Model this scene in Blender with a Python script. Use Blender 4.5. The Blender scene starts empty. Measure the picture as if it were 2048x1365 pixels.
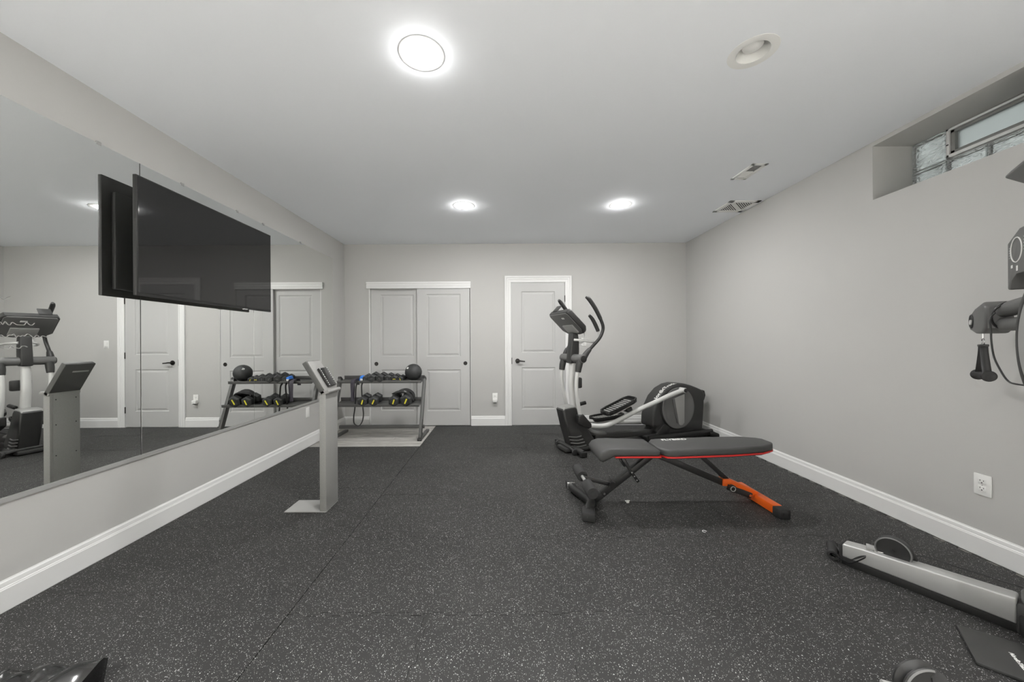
import bpy, bmesh, math, random
from mathutils import Vector, Matrix, noise
random.seed(7)
SC = bpy.context.scene
COL = SC.collection
PI = math.pi

# ---------------------------------------------------------------- camera, world, exposure
HC = 1.195                      # camera height
cam_d = bpy.data.cameras.new('camera')
cam_d.sensor_width = 36.0
cam_d.lens = 712.0 / 2048.0 * 36.0
cam_d.shift_x = 21.0 / 2048.0
cam_d.shift_y = 1.5 / 2048.0
cam_d.clip_start = 0.02
cam = bpy.data.objects.new('camera', cam_d)
COL.objects.link(cam)
cam.location = (0, 0, HC)
cam.rotation_euler = (Matrix.Rotation(PI / 2, 4, 'X') @ Matrix.Rotation(-0.0055, 4, 'Z')).to_euler()
SC.camera = cam

world = bpy.data.worlds.new('world')
SC.world = world
world.use_nodes = True
bgn = world.node_tree.nodes['Background']
bgn.inputs[0].default_value = (0.86, 0.93, 0.92, 1)
bgn.inputs[1].default_value = 1.35

SC.view_settings.view_transform = 'Standard'
SC.view_settings.look = 'None'
SC.view_settings.gamma = 1.0
SC.view_settings.use_curve_mapping = False
SC.view_settings.exposure = 0.0
SC.cycles.use_denoising = True
SC.cycles.use_adaptive_sampling = True
SC.cycles.adaptive_threshold = 0.03
SC.cycles.adaptive_min_samples = 16
SC.cycles.max_bounces = 10
SC.cycles.diffuse_bounces = 6
SC.cycles.glossy_bounces = 5
SC.cycles.transmission_bounces = 6
SC.cycles.sample_clamp_indirect = 6.0
LAMP = 540.0                    # emission of a lit ceiling lens
FILL_LAMP = 6200.0                  # added unseen fill downlights that brighten the ceiling, lens deep in the can

# ---------------------------------------------------------------- room numbers
XL, XR, YB, YF, ZC = -2.24, 2.64, 5.086, -5.4, 2.597

# ---------------------------------------------------------------- materials
def srgb(r, g, b):
    f = lambda c: (c / 255 / 12.92) if c / 255 <= 0.04045 else ((c / 255 + 0.055) / 1.055) ** 2.4
    return (f(r), f(g), f(b), 1)

def mat(name, col, rough=0.5, metal=0.0, spec=0.5, bump=0.0, bscale=200.0, var=0.0, vscale=6.0, coat=0.0):
    m = bpy.data.materials.new(name)
    m.use_nodes = True
    nt = m.node_tree
    p = nt.nodes['Principled BSDF']
    c = col if len(col) == 4 else (*col, 1)
    p.inputs['Base Color'].default_value = c
    p.inputs['Roughness'].default_value = rough
    p.inputs['Metallic'].default_value = metal
    p.inputs['Specular IOR Level'].default_value = spec
    p.inputs['Coat Weight'].default_value = coat
    tc = nt.nodes.new('ShaderNodeTexCoord')
    if var:
        n = nt.nodes.new('ShaderNodeTexNoise')
        n.inputs['Scale'].default_value = vscale
        n.inputs['Detail'].default_value = 4
        nt.links.new(tc.outputs['Object'], n.inputs['Vector'])
        r = nt.nodes.new('ShaderNodeMapRange')
        r.inputs['To Min'].default_value = 1 - var
        r.inputs['To Max'].default_value = 1 + var
        nt.links.new(n.outputs['Fac'], r.inputs['Value'])
        mx = nt.nodes.new('ShaderNodeMix')
        mx.data_type = 'RGBA'
        mx.blend_type = 'MULTIPLY'
        mx.inputs['Factor'].default_value = 1
        mx.inputs['A'].default_value = c
        nt.links.new(r.outputs['Result'], mx.inputs['B'])
        nt.links.new(mx.outputs['Result'], p.inputs['Base Color'])
    if bump:
        n2 = nt.nodes.new('ShaderNodeTexNoise')
        n2.inputs['Scale'].default_value = bscale
        n2.inputs['Detail'].default_value = 3
        nt.links.new(tc.outputs['Object'], n2.inputs['Vector'])
        b = nt.nodes.new('ShaderNodeBump')
        b.inputs['Strength'].default_value = bump
        b.inputs['Distance'].default_value = 0.002
        nt.links.new(n2.outputs['Fac'], b.inputs['Height'])
        nt.links.new(b.outputs['Normal'], p.inputs['Normal'])
    return m

M = {}
M['wall'] = mat('wall_paint', (0.49, 0.486, 0.471), 0.75, bump=0.08, bscale=160, var=0.015, vscale=2)
M['ceiling'] = mat('ceiling_paint', (0.875, 0.90, 0.935), 0.85, bump=0.05, bscale=140)
M['trim'] = mat('white_trim_paint', (0.78, 0.78, 0.77), 0.38, bump=0.01, bscale=60)
M['door'] = mat('white_door_paint', (0.51, 0.51, 0.502), 0.42, bump=0.02, bscale=80)
M['plastic_white'] = mat('white_plastic', (0.80, 0.80, 0.78), 0.35, bump=0.005)
M['slot'] = mat('dark_slot', (0.02, 0.02, 0.02), 0.6, bump=0.01)
M['dark'] = mat('closet_dark', (0.05, 0.05, 0.05), 0.8, bump=0.02)
M['black'] = mat('black_metal', (0.018, 0.018, 0.018), 0.38, bump=0.03, bscale=400)
M['blackp'] = mat('black_plastic', (0.017, 0.017, 0.0165), 0.48, bump=0.06, bscale=500)
M['char'] = mat('charcoal_plastic', (0.034, 0.034, 0.033), 0.5, bump=0.06, bscale=400, var=0.08, vscale=30)
M['grey'] = mat('mid_grey_plastic', (0.125, 0.125, 0.122), 0.5, bump=0.05, bscale=400)
M['lgrey'] = mat('light_grey_plastic', (0.33, 0.33, 0.32), 0.45, bump=0.03, bscale=300)
M['disc'] = mat('grey_disc_plastic', (0.13, 0.13, 0.127), 0.45, bump=0.04, bscale=300)
M['silver'] = mat('silver_paint', (0.66, 0.66, 0.645), 0.32, metal=0.15, bump=0.01, bscale=200)
M['alu'] = mat('brushed_aluminium', (0.50, 0.50, 0.49), 0.36, metal=0.45, bump=0.03, bscale=300)
M['chrome'] = mat('chrome', (0.8, 0.8, 0.8), 0.12, metal=1.0, bump=0.005)
M['steel'] = mat('grey_steel_rack', (0.105, 0.105, 0.102), 0.42, metal=0.2, bump=0.03, bscale=300)
M['kiosk'] = mat('grey_speckled_panel', (0.265, 0.263, 0.253), 0.55, bump=0.06, bscale=500, var=0.22, vscale=260)
M['kioskd'] = mat('dark_kiosk_edge', (0.075, 0.075, 0.072), 0.55, bump=0.05, bscale=400)
M['vinyl'] = mat('black_vinyl', (0.048, 0.048, 0.047), 0.52, bump=0.15, bscale=600, var=0.06, vscale=80)
M['vinyl_shaded'] = mat('black_vinyl_shaded', (0.022, 0.022, 0.022), 0.45, bump=0.1, bscale=600)  # darker copy of the vinyl, pad-side shade put into its colour; unassigned
M['foam'] = mat('black_foam', (0.03, 0.03, 0.03), 0.9, bump=0.4, bscale=700)
M['red'] = mat('red_piping', (0.55, 0.022, 0.02), 0.45, bump=0.02)
M['orange'] = mat('orange_paint', (0.80, 0.125, 0.010), 0.4, bump=0.02)
M['rubber'] = mat('black_rubber', (0.022, 0.022, 0.022), 0.7, bump=0.1, bscale=300)
M['rubberhex'] = mat('hex_rubber', (0.028, 0.030, 0.030), 0.55, bump=0.15, bscale=250)
M['yellow'] = mat('yellow_mark', (0.80, 0.72, 0.05), 0.5, bump=0.01)
M['blue'] = mat('blue_foam', (0.02, 0.20, 0.75), 0.5, bump=0.03)
M['purple'] = mat('purple_grey_band', (0.045, 0.04, 0.055), 0.6, bump=0.05)
M['white'] = mat('white_print', (0.78, 0.78, 0.76), 0.5, bump=0.005)
M['greyprint'] = mat('grey_print', (0.45, 0.45, 0.44), 0.5, bump=0.005)
M['tvback'] = mat('tv_back_plastic', (0.035, 0.035, 0.035), 0.55, bump=0.1, bscale=400)
M['screen'] = mat('tv_screen_glass', (0.010, 0.010, 0.010), 0.035, spec=0.6)
M['bag'] = mat('glossy_black_bag', (0.010, 0.010, 0.010), 0.16, spec=0.7, bump=0.06, bscale=30)
M['knobb'] = mat('dark_bronze', (0.028, 0.026, 0.024), 0.35, metal=0.6, bump=0.02)
M['decal'] = mat('frosted_decal', (0.30, 0.30, 0.29), 0.8, bump=0.01)
M['tray'] = mat('clear_tray', (0.35, 0.35, 0.34), 0.4, bump=0.02)

def mirror_mat():
    m = bpy.data.materials.new('mirror_glass')
    m.use_nodes = True
    nt = m.node_tree
    p = nt.nodes['Principled BSDF']
    p.inputs['Base Color'].default_value = (0.93, 0.94, 0.925, 1)
    p.inputs['Metallic'].default_value = 1
    p.inputs['Roughness'].default_value = 0.0
    tc = nt.nodes.new('ShaderNodeTexCoord')
    n = nt.nodes.new('ShaderNodeTexNoise')
    n.inputs['Scale'].default_value = 1.5
    nt.links.new(tc.outputs['Object'], n.inputs['Vector'])
    r = nt.nodes.new('ShaderNodeMapRange')
    r.inputs['To Min'].default_value = 0.0
    r.inputs['To Max'].default_value = 0.012
    nt.links.new(n.outputs['Fac'], r.inputs['Value'])
    nt.links.new(r.outputs['Result'], p.inputs['Roughness'])
    return m
M['mirror'] = mirror_mat()

def glass_mat():
    m = bpy.data.materials.new('wavy_glass_block')
    m.use_nodes = True
    nt = m.node_tree
    p = nt.nodes['Principled BSDF']
    p.inputs['Base Color'].default_value = (0.93, 0.965, 0.95, 1)
    p.inputs['Roughness'].default_value = 0.25
    p.inputs['Transmission Weight'].default_value = 0.62
    p.inputs['IOR'].default_value = 1.45
    tc = nt.nodes.new('ShaderNodeTexCoord')
    mp = nt.nodes.new('ShaderNodeMapping')
    mp.inputs['Scale'].default_value = (1, 1, 2.4)
    nt.links.new(tc.outputs['Object'], mp.inputs['Vector'])
    n = nt.nodes.new('ShaderNodeTexNoise')
    n.inputs['Scale'].default_value = 17
    n.inputs['Detail'].default_value = 1.5
    n.inputs['Distortion'].default_value = 1.6
    nt.links.new(mp.outputs['Vector'], n.inputs['Vector'])
    b = nt.nodes.new('ShaderNodeBump')
    b.inputs['Strength'].default_value = 1.0
    b.inputs['Distance'].default_value = 0.027
    nt.links.new(n.outputs['Fac'], b.inputs['Height'])
    nt.links.new(b.outputs['Normal'], p.inputs['Normal'])
    return m
M['glass'] = glass_mat()

def frosted_mat():
    m = mat('frosted_pane', (0.62, 0.65, 0.645), 0.55, bump=0.3, bscale=220)
    m.node_tree.nodes['Principled BSDF'].inputs['Transmission Weight'].default_value = 0.7
    return m
M['frost'] = frosted_mat()
M['ventframe'] = mat('vent_frame_grey', (0.23, 0.23, 0.22), 0.45, bump=0.02)

def emit_mat(nm, val):
    m = bpy.data.materials.new(nm)
    m.use_nodes = True
    nt = m.node_tree
    p = nt.nodes['Principled BSDF']
    p.inputs['Base Color'].default_value = (0.9, 0.9, 0.9, 1)
    p.inputs['Emission Color'].default_value = (1.0, 0.99, 0.975, 1)
    p.inputs['Emission Strength'].default_value = val
    return m
M['lamp'] = emit_mat('lamp_lens', LAMP)
M['fill_lamp'] = emit_mat('fill_lamp_lens', FILL_LAMP)

def rubber_floor():
    m = bpy.data.materials.new('flecked_rubber_tile')
    m.use_nodes = True
    nt = m.node_tree
    L = nt.links.new
    p = nt.nodes['Principled BSDF']
    p.inputs['Roughness'].default_value = 0.52
    p.inputs['Specular IOR Level'].default_value = 0.16
    g = nt.nodes.new('ShaderNodeNewGeometry')
    base = nt.nodes.new('ShaderNodeTexNoise')
    base.inputs['Scale'].default_value = 2.2
    base.inputs['Detail'].default_value = 5
    L(g.outputs['Position'], base.inputs['Vector'])
    cr = nt.nodes.new('ShaderNodeMapRange')
    cr.inputs['From Min'].default_value = 0.3
    cr.inputs['From Max'].default_value = 0.7
    cr.inputs['To Min'].default_value = 0.028
    cr.inputs['To Max'].default_value = 0.036
    L(base.outputs['Fac'], cr.inputs['Value'])
    def flecks(scale, thr, keep):
        v = nt.nodes.new('ShaderNodeTexVoronoi')
        v.inputs['Scale'].default_value = scale
        v.inputs['Randomness'].default_value = 1.0
        w = nt.nodes.new('ShaderNodeTexNoise')
        w.inputs['Scale'].default_value = scale * 1.3
        L(g.outputs['Position'], w.inputs['Vector'])
        vm = nt.nodes.new('ShaderNodeVectorMath')
        vm.operation = 'SCALE'
        vm.inputs['Scale'].default_value = 0.9 / scale
        L(w.outputs['Color'], vm.inputs[0])
        va = nt.nodes.new('ShaderNodeVectorMath')
        va.operation = 'ADD'
        L(g.outputs['Position'], va.inputs[0])
        L(vm.outputs['Vector'], va.inputs[1])
        L(va.outputs['Vector'], v.inputs['Vector'])
        lt = nt.nodes.new('ShaderNodeMath')
        lt.operation = 'LESS_THAN'
        lt.inputs[1].default_value = thr
        L(v.outputs['Distance'], lt.inputs[0])
        sp = nt.nodes.new('ShaderNodeSeparateColor')
        L(v.outputs['Color'], sp.inputs['Color'])
        gt = nt.nodes.new('ShaderNodeMapRange')
        gt.inputs['From Min'].default_value = keep
        gt.inputs['From Max'].default_value = 1.0
        gt.inputs['To Min'].default_value = 0.0
        gt.inputs['To Max'].default_value = 1.0
        L(sp.outputs['Red'], gt.inputs['Value'])
        mu = nt.nodes.new('ShaderNodeMath')
        mu.operation = 'MULTIPLY'
        L(lt.outputs['Value'], mu.inputs[0])
        L(gt.outputs['Result'], mu.inputs[1])
        return mu
    a = flecks(125, 0.23, 0.70)
    b = flecks(300, 0.34, 0.80)
    mx0 = nt.nodes.new('ShaderNodeMath')
    mx0.operation = 'MAXIMUM'
    L(a.outputs['Value'], mx0.inputs[0])
    L(b.outputs['Value'], mx0.inputs[1])
    ml = nt.nodes.new('ShaderNodeMath')
    ml.operation = 'MULTIPLY_ADD'
    ml.inputs[1].default_value = 0.60
    L(mx0.outputs['Value'], ml.inputs[0])
    L(cr.outputs['Result'], ml.inputs[2])
    cc = nt.nodes.new('ShaderNodeCombineColor')
    for k in ('Red', 'Green', 'Blue'):
        L(ml.outputs['Value'], cc.inputs[k])
    tint = nt.nodes.new('ShaderNodeMix')
    tint.data_type = 'RGBA'
    tint.blend_type = 'MULTIPLY'
    tint.inputs['Factor'].default_value = 1
    tint.inputs['B'].default_value = (1, 0.995, 0.97, 1)
    L(cc.outputs['Color'], tint.inputs['A'])
    L(tint.outputs['Result'], p.inputs['Base Color'])
    n = nt.nodes.new('ShaderNodeTexNoise')
    n.inputs['Scale'].default_value = 260
    n.inputs['Detail'].default_value = 3
    L(g.outputs['Position'], n.inputs['Vector'])
    bp = nt.nodes.new('ShaderNodeBump')
    bp.inputs['Strength'].default_value = 0.35
    bp.inputs['Distance'].default_value = 0.002
    L(n.outputs['Fac'], bp.inputs['Height'])
    L(bp.outputs['Normal'], p.inputs['Normal'])
    return m
M['tile'] = rubber_floor()

def plank_mat():
    m = bpy.data.materials.new('grey_wood_plank')
    m.use_nodes = True
    nt = m.node_tree
    L = nt.links.new
    p = nt.nodes['Principled BSDF']
    p.inputs['Roughness'].default_value = 0.5
    g = nt.nodes.new('ShaderNodeNewGeometry')
    mp = nt.nodes.new('ShaderNodeMapping')
    mp.inputs['Scale'].default_value = (2.0, 26, 1)
    L(g.outputs['Position'], mp.inputs['Vector'])
    n = nt.nodes.new('ShaderNodeTexNoise')
    n.inputs['Scale'].default_value = 2.2
    n.inputs['Detail'].default_value = 6
    n.inputs['Roughness'].default_value = 0.65
    L(mp.outputs['Vector'], n.inputs['Vector'])
    r = nt.nodes.new('ShaderNodeValToRGB')
    r.color_ramp.elements[0].position = 0.32
    r.color_ramp.elements[0].color = (0.27, 0.26, 0.24, 1)
    r.color_ramp.elements[1].position = 0.68
    r.color_ramp.elements[1].color = (0.52, 0.505, 0.48, 1)
    L(n.outputs['Fac'], r.inputs['Fac'])
    L(r.outputs['Color'], p.inputs['Base Color'])
    return m
M['plank'] = plank_mat()

# ---------------------------------------------------------------- mesh helpers
def T(loc=(0, 0, 0), rx=0, ry=0, rz=0):
    return Matrix.Translation(loc) @ Matrix.Rotation(rz, 4, 'Z') @ Matrix.Rotation(ry, 4, 'Y') @ Matrix.Rotation(rx, 4, 'X')

class B:
    """collects shapes into one mesh"""
    def __init__(s):
        s.bm = bmesh.new()
    def _tmp(s, t, mtx):
        me = bpy.data.meshes.new('tmp')
        if mtx is not None:
            t.transform(mtx)
        t.to_mesh(me)
        t.free()
        s.bm.from_mesh(me)
        bpy.data.meshes.remove(me)
        return s
    def box(s, c, d, bev=0.0, mtx=None, seg=2):
        t = bmesh.new()
        bmesh.ops.create_cube(t, size=1)
        for v in t.verts:
            v.co = Vector((c[0] + v.co.x * d[0], c[1] + v.co.y * d[1], c[2] + v.co.z * d[2]))
        if bev:
            bmesh.ops.bevel(t, geom=t.edges[:], offset=bev, segments=seg, profile=0.5, affect='EDGES')
        return s._tmp(t, mtx)
    def bb(s, x0, x1, y0, y1, z0, z1, bev=0.0, mtx=None):
        return s.box(((x0 + x1) / 2, (y0 + y1) / 2, (z0 + z1) / 2), (abs(x1 - x0), abs(y1 - y0), abs(z1 - z0)), bev, mtx)
    def bar(s, a, b, w, h, bev=0.0, up=(0, 0, 1)):
        """box of cross-section w (sideways) x h (along up) from a to b"""
        a, b = Vector(a), Vector(b)
        d = (b - a)
        L = d.length
        x = d.normalized()
        u = Vector(up)
        y = u.cross(x)
        if y.length < 1e-4:
            y = Vector((0, 1, 0)).cross(x)
        y.normalize()
        z = x.cross(y)
        m = Matrix((x, y, z)).transposed().to_4x4()
        m.translation = (a + b) / 2
        return s.box((0, 0, 0), (L, w, h), bev, m)
    def cyl(s, a, b, r, r2=None, seg=20, caps=True, bev=0.0):
        a, b = Vector(a), Vector(b)
        d = b - a
        t = bmesh.new()
        bmesh.ops.create_cone(t, cap_ends=caps, segments=seg, radius1=r, radius2=r if r2 is None else r2, depth=d.length)
        if bev:
            es = [e for e in t.edges if len(e.link_faces) == 2 and any(len(f.verts) > 4 for f in e.link_faces)]
            bmesh.ops.bevel(t, geom=es, offset=bev, segments=2, profile=0.5, affect='EDGES')
        m = d.to_track_quat('Z', 'Y').to_matrix().to_4x4()
        m.translation = (a + b) / 2
        return s._tmp(t, m)
    def tube(s, pts, r, seg=12, sub=6, flat=None):
        """round tube along a smooth curve; r may be a list; flat=(wy,wz) scales the section"""
        P = [Vector(p) for p in pts]
        R = r if isinstance(r, (list, tuple)) else [r] * len(P)
        Q, RR = [], []
        n = len(P)
        for i in range(n - 1):
            p0, p1, p2, p3 = P[max(i - 1, 0)], P[i], P[i + 1], P[min(i + 2, n - 1)]
            for k in range(sub):
                t = k / sub
                q = 0.5 * ((2 * p1) + (-p0 + p2) * t + (2 * p0 - 5 * p1 + 4 * p2 - p3) * t * t + (-p0 + 3 * p1 - 3 * p2 + p3) * t ** 3)
                Q.append(q)
                RR.append(R[i] * (1 - t) + R[i + 1] * t)
        Q.append(P[-1])
        RR.append(R[-1])
        t = bmesh.new()
        rings = []
        ref = None
        for i, q in enumerate(Q):
            d = (Q[min(i + 1, len(Q) - 1)] - Q[max(i - 1, 0)]).normalized()
            if ref is None:
                ref = Vector((0, 1, 0)) if abs(d.y) < 0.9 else Vector((1, 0, 0))
            ref = (ref - d * ref.dot(d)).normalized()
            o = d.cross(ref)
            fy, fz = flat or (1, 1)
            rings.append([t.verts.new(q + ref * math.cos(2 * PI * k / seg) * RR[i] * fy + o * math.sin(2 * PI * k / seg) * RR[i] * fz) for k in range(seg)])
        for i in range(len(rings) - 1):
            for k in range(seg):
                t.faces.new((rings[i][k], rings[i][(k + 1) % seg], rings[i + 1][(k + 1) % seg], rings[i + 1][k]))
        t.faces.new(rings[0][::-1])
        t.faces.new(rings[-1])
        return s._tmp(t, None)
    def prism(s, poly, h0, h1, axis='Y', bev=0.0, mtx=None, seg=2):
        """2-D outline extruded along an axis. axis Y: outline is (x,z); Z: (x,y); X: (y,z)"""
        t = bmesh.new()
        def P(a, b, h):
            return {'Y': (a, h, b), 'Z': (a, b, h), 'X': (h, a, b)}[axis]
        lo = [t.verts.new(P(a, b, h0)) for a, b in poly]
        hi = [t.verts.new(P(a, b, h1)) for a, b in poly]
        n = len(poly)
        t.faces.new(lo)
        t.faces.new(hi[::-1])
        for i in range(n):
            t.faces.new((lo[i], hi[i], hi[(i + 1) % n], lo[(i + 1) % n]))
        bmesh.ops.recalc_face_normals(t, faces=t.faces[:])
        if bev:
            es = [e for e in t.edges if len(e.link_faces) == 2 and any(len(f.verts) == n and n > 4 or True for f in e.link_faces) and abs(e.link_faces[0].normal.dot(e.link_faces[1].normal)) < 0.5]
            bmesh.ops.bevel(t, geom=es, offset=bev, segments=seg, profile=0.5, affect='EDGES', clamp_overlap=True)
        return s._tmp(t, mtx)
    def lathe(s, prof, mtx=None, seg=32):
        """profile (r,z) spun about Z"""
        t = bmesh.new()
        rings = []
        for r, z in prof:
            if r < 1e-6:
                rings.append([t.verts.new((0, 0, z))])
            else:
                rings.append([t.verts.new((r * math.cos(2 * PI * k / seg), r * math.sin(2 * PI * k / seg), z)) for k in range(seg)])
        for a, b in zip(rings, rings[1:]):
            for k in range(seg):
                k2 = (k + 1) % seg
                if len(a) == 1 and len(b) == 1:
                    continue
                if len(a) == 1:
                    t.faces.new((a[0], b[k], b[k2]))
                elif len(b) == 1:
                    t.faces.new((a[k], a[k2], b[0]))
                else:
                    t.faces.new((a[k], a[k2], b[k2], b[k]))
        bmesh.ops.recalc_face_normals(t, faces=t.faces[:])
        return s._tmp(t, mtx)
    def torus(s, R, r, mtx=None, seg=32, rs=10, arc=1.0):
        t = bmesh.new()
        n = seg if arc >= 1 else seg + 1
        rings = []
        for i in range(n):
            a = 2 * PI * arc * i / seg
            rings.append([t.verts.new(((R + r * math.cos(2 * PI * k / rs)) * math.cos(a), (R + r * math.cos(2 * PI * k / rs)) * math.sin(a), r * math.sin(2 * PI * k / rs))) for k in range(rs)])
        for i in range(seg):
            j = (i + 1) % n
            for k in range(rs):
                t.faces.new((rings[i][k], rings[j][k], rings[j][(k + 1) % rs], rings[i][(k + 1) % rs]))
        return s._tmp(t, mtx)
    def sphere(s, c, r, seg=24, sc=(1, 1, 1)):
        t = bmesh.new()
        bmesh.ops.create_uvsphere(t, u_segments=seg, v_segments=seg // 2, radius=r)
        return s._tmp(t, Matrix.Translation(c) @ Matrix.Diagonal((*sc, 1)))
    def quads(s, verts, faces, mtx=None):
        t = bmesh.new()
        vs = [t.verts.new(v) for v in verts]
        for f in faces:
            t.faces.new([vs[i] for i in f])
        return s._tmp(t, mtx)
    def build(s, name, m, parent=None, ang=35, loc=None, rot=None):
        bm = s.bm
        bmesh.ops.recalc_face_normals(bm, faces=bm.faces[:])
        for f in bm.faces:
            f.smooth = True
        ca = math.radians(ang)
        for e in bm.edges:
            if len(e.link_faces) == 2:
                e.smooth = e.calc_face_angle(0) < ca
        me = bpy.data.meshes.new(name)
        bm.to_mesh(me)
        bm.free()
        me.materials.append(M[m])
        o = bpy.data.objects.new(name, me)
        COL.objects.link(o)
        if parent is not None:
            o.parent = parent
        if loc is not None:
            o.location = loc
        if rot is not None:
            o.rotation_euler = rot
        return o

def thing(name, label, cat, loc=(0, 0, 0), rotz=0.0, group=None):
    o = bpy.data.objects.new(name, None)
    o.empty_display_size = 0.1
    COL.objects.link(o)
    o.location = loc
    o.rotation_euler = (0, 0, rotz)
    o['label'] = label
    o['category'] = cat
    if group:
        o['group'] = group
    return o

def tag(o, label, cat, group=None):
    o['label'] = label
    o['category'] = cat
    if group:
        o['group'] = group
    return o

def struct(o, label=None, cat=None):
    o['kind'] = 'structure'
    if label:
        o['label'] = label
    if cat:
        o['category'] = cat
    return o

def sempty(name, loc=(0, 0, 0), label=None, cat=None):
    o = bpy.data.objects.new(name, None)
    o.empty_display_size = 0.1
    COL.objects.link(o)
    o.location = loc
    return struct(o, label, cat)

def dup(root, loc, rotz=0.0, label=None, group=None):
    r = root.copy()
    COL.objects.link(r)
    r.location = loc
    r.rotation_euler = (0, 0, rotz)
    if label:
        r['label'] = label
    if group:
        r['group'] = group
    for ch in list(root.children):
        c = ch.copy()
        COL.objects.link(c)
        c.parent = r
        for g in list(ch.children):
            d = g.copy()
            COL.objects.link(d)
            d.parent = c
    return r

def text_mesh(body, size, name, m, parent, mtx, bend=None, ext=0.0004, shear=0.0, bold=0.0):
    cu = bpy.data.curves.new('txt', 'FONT')
    cu.body = body
    cu.size = size
    cu.extrude = ext
    cu.shear = shear
    cu.offset = bold
    cu.align_x = 'LEFT'
    cu.resolution_u = 3
    to = bpy.data.objects.new('txt', cu)
    COL.objects.link(to)
    dg = bpy.context.evaluated_depsgraph_get()
    me = bpy.data.meshes.new_from_object(to.evaluated_get(dg))
    bpy.data.objects.remove(to)
    bpy.data.curves.remove(cu)
    if bend:
        for v in me.vertices:
            v.co = bend(v.co)
    me.transform(mtx)
    me.name = name
    me.materials.clear()
    me.materials.append(M[m])
    o = bpy.data.objects.new(name, me)
    COL.objects.link(o)
    o.parent = parent
    return o

# ================================================================ ROOM SHELL
# ---- walls
WT = 0.12
o = B().bb(XL - WT, XL, YF, YB + WT, -0.02, ZC + 0.1).build('wall_left', 'wall')
struct(o, 'pale warm grey painted wall behind the long mirror', 'wall')
o = B().bb(XL - WT, XR + WT, YF - WT, YF, -0.02, ZC + 0.1).build('wall_front', 'wall')
struct(o, 'pale warm grey painted wall facing the closet doors', 'wall')

CX0, CX1, CZ = -1.890, -0.436, 2.000       # closet opening
DX0, DX1, DZ = 0.140, 0.912, 2.046         # door opening
b = B()
b.bb(XL, CX0, YB, YB + WT, -0.02, ZC + 0.1)
b.bb(CX0, CX1, YB, YB + WT, CZ, ZC + 0.1)
b.bb(CX1, DX0, YB, YB + WT, -0.02, ZC + 0.1)
b.bb(DX0, DX1, YB, YB + WT, DZ, ZC + 0.1)
b.bb(DX1, XR + WT, YB, YB + WT, -0.02, ZC + 0.1)
b.bb(CX0 - .1, CX1 + .1, YB + 0.5, YB + 0.52, -0.02, CZ + .1)
o = b.build('wall_back', 'wall')
struct(o, 'pale warm grey painted wall holding the closet and the door', 'wall')
o = B().bb(CX0 - .02, CX1 + .02, YB + 0.125, YB + 0.14, -0.02, CZ + .05).build('closet_shade_panel', 'dark', o)  # dark panel, its colour standing in for the shade inside the closet

WY0, WY1, WZ0, WZ1, WD = 1.760, 2.526, 2.187, 2.567, 0.36      # window recess in the right wall
b = B()
b.bb(XR, XR + WD, YF, YB + WT, -0.02, WZ0)
b.bb(XR, XR + WD, YF, YB + WT, WZ1, ZC + 0.1)
b.bb(XR, XR + WD, YF, WY0, WZ0, WZ1)
b.bb(XR, XR + WD, WY1, YB + WT, WZ0, WZ1)
o = b.build('wall_right', 'wall')
struct(o, 'pale grey painted wall with a high window recess', 'wall')

# ---- ceiling with square cut-outs for the recessed cans
LX = (-0.381, 1.231)
LY = (1.732, 3.662)
RX = (-1.45, 0.15, 1.75)
RYS = (-4.70, -3.40, -2.10, -0.80)  # rows of the added fill downlights, out of view
CANS = [(x, y) for x in LX for y in LY] + [(x, y) for x in RX for y in RYS]
xs = sorted([XL - WT, XR + 0.36] + [x + d for x in {c[0] for c in CANS} for d in (-0.07, 0.07)])
ys = sorted([YF - WT, YB + WT] + [y + d for y in {c[1] for c in CANS} for d in (-0.07, 0.07)])
verts, faces = [], []
for y in ys:
    for x in xs:
        verts.append((x, y, ZC))
W = len(xs)
for j in range(len(ys) - 1):
    for i in range(W - 1):
        if any(xs[i] < cx_ < xs[i + 1] and ys[j] < cy_ < ys[j + 1] for cx_, cy_ in CANS):
            continue
        faces.append((j * W + i, j * W + i + 1, (j + 1) * W + i + 1, (j + 1) * W + i))
o = B().quads(verts, faces).build('ceiling', 'ceiling')
struct(o, 'smooth white painted ceiling', 'ceiling')

# ---- floor: slab, rubber tiles, planks
o = B().bb(XL - WT, XR + WT, YF - WT, YB + WT, -0.06, -0.012).build('floor', 'plank')
floor = struct(o, 'dark flecked rubber tile floor with interlocking edges', 'floor')
xb = [-2.222, -1.555, -0.945, -0.335, 0.275, 0.885, 1.495, 2.105, 2.612]
PY = 4.085                                  # planks begin here on the left
RY = 0.72                                   # the rubber ends here; unseen pale planks added behind bounce light to the ceiling
def edge(a, b_, fixed, horiz, toothed, gap):
    """points from a to b_ along a seam line, with puzzle teeth; gap shifts the line sideways"""
    if not toothed:
        return [((a, fixed + gap) if horiz else (fixed + gap, a)), ((b_, fixed + gap) if horiz else (fixed + gap, b_))]
    lo, hi = min(a, b_), max(a, b_)
    mg = 0.016
    n = max(1, round((hi - lo - 2 * mg) / 0.058))
    st = (hi - lo - 2 * mg) / n
    pts = [(lo, 0), (lo + mg, 0)]
    for k in range(n):
        s0 = lo + mg + k * st
        d = 0.0095 if k % 2 == 0 else -0.0095
        pts += [(s0 + st * 0.10, d), (s0 + st * 0.90, d)]
    pts += [(hi - mg, 0), (hi, 0)]
    if a > b_:
        pts.reverse()
    return [((t, fixed + d + gap) if horiz else (fixed + d + gap, t)) for t, d in pts]
rng = random.Random(3)
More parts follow.
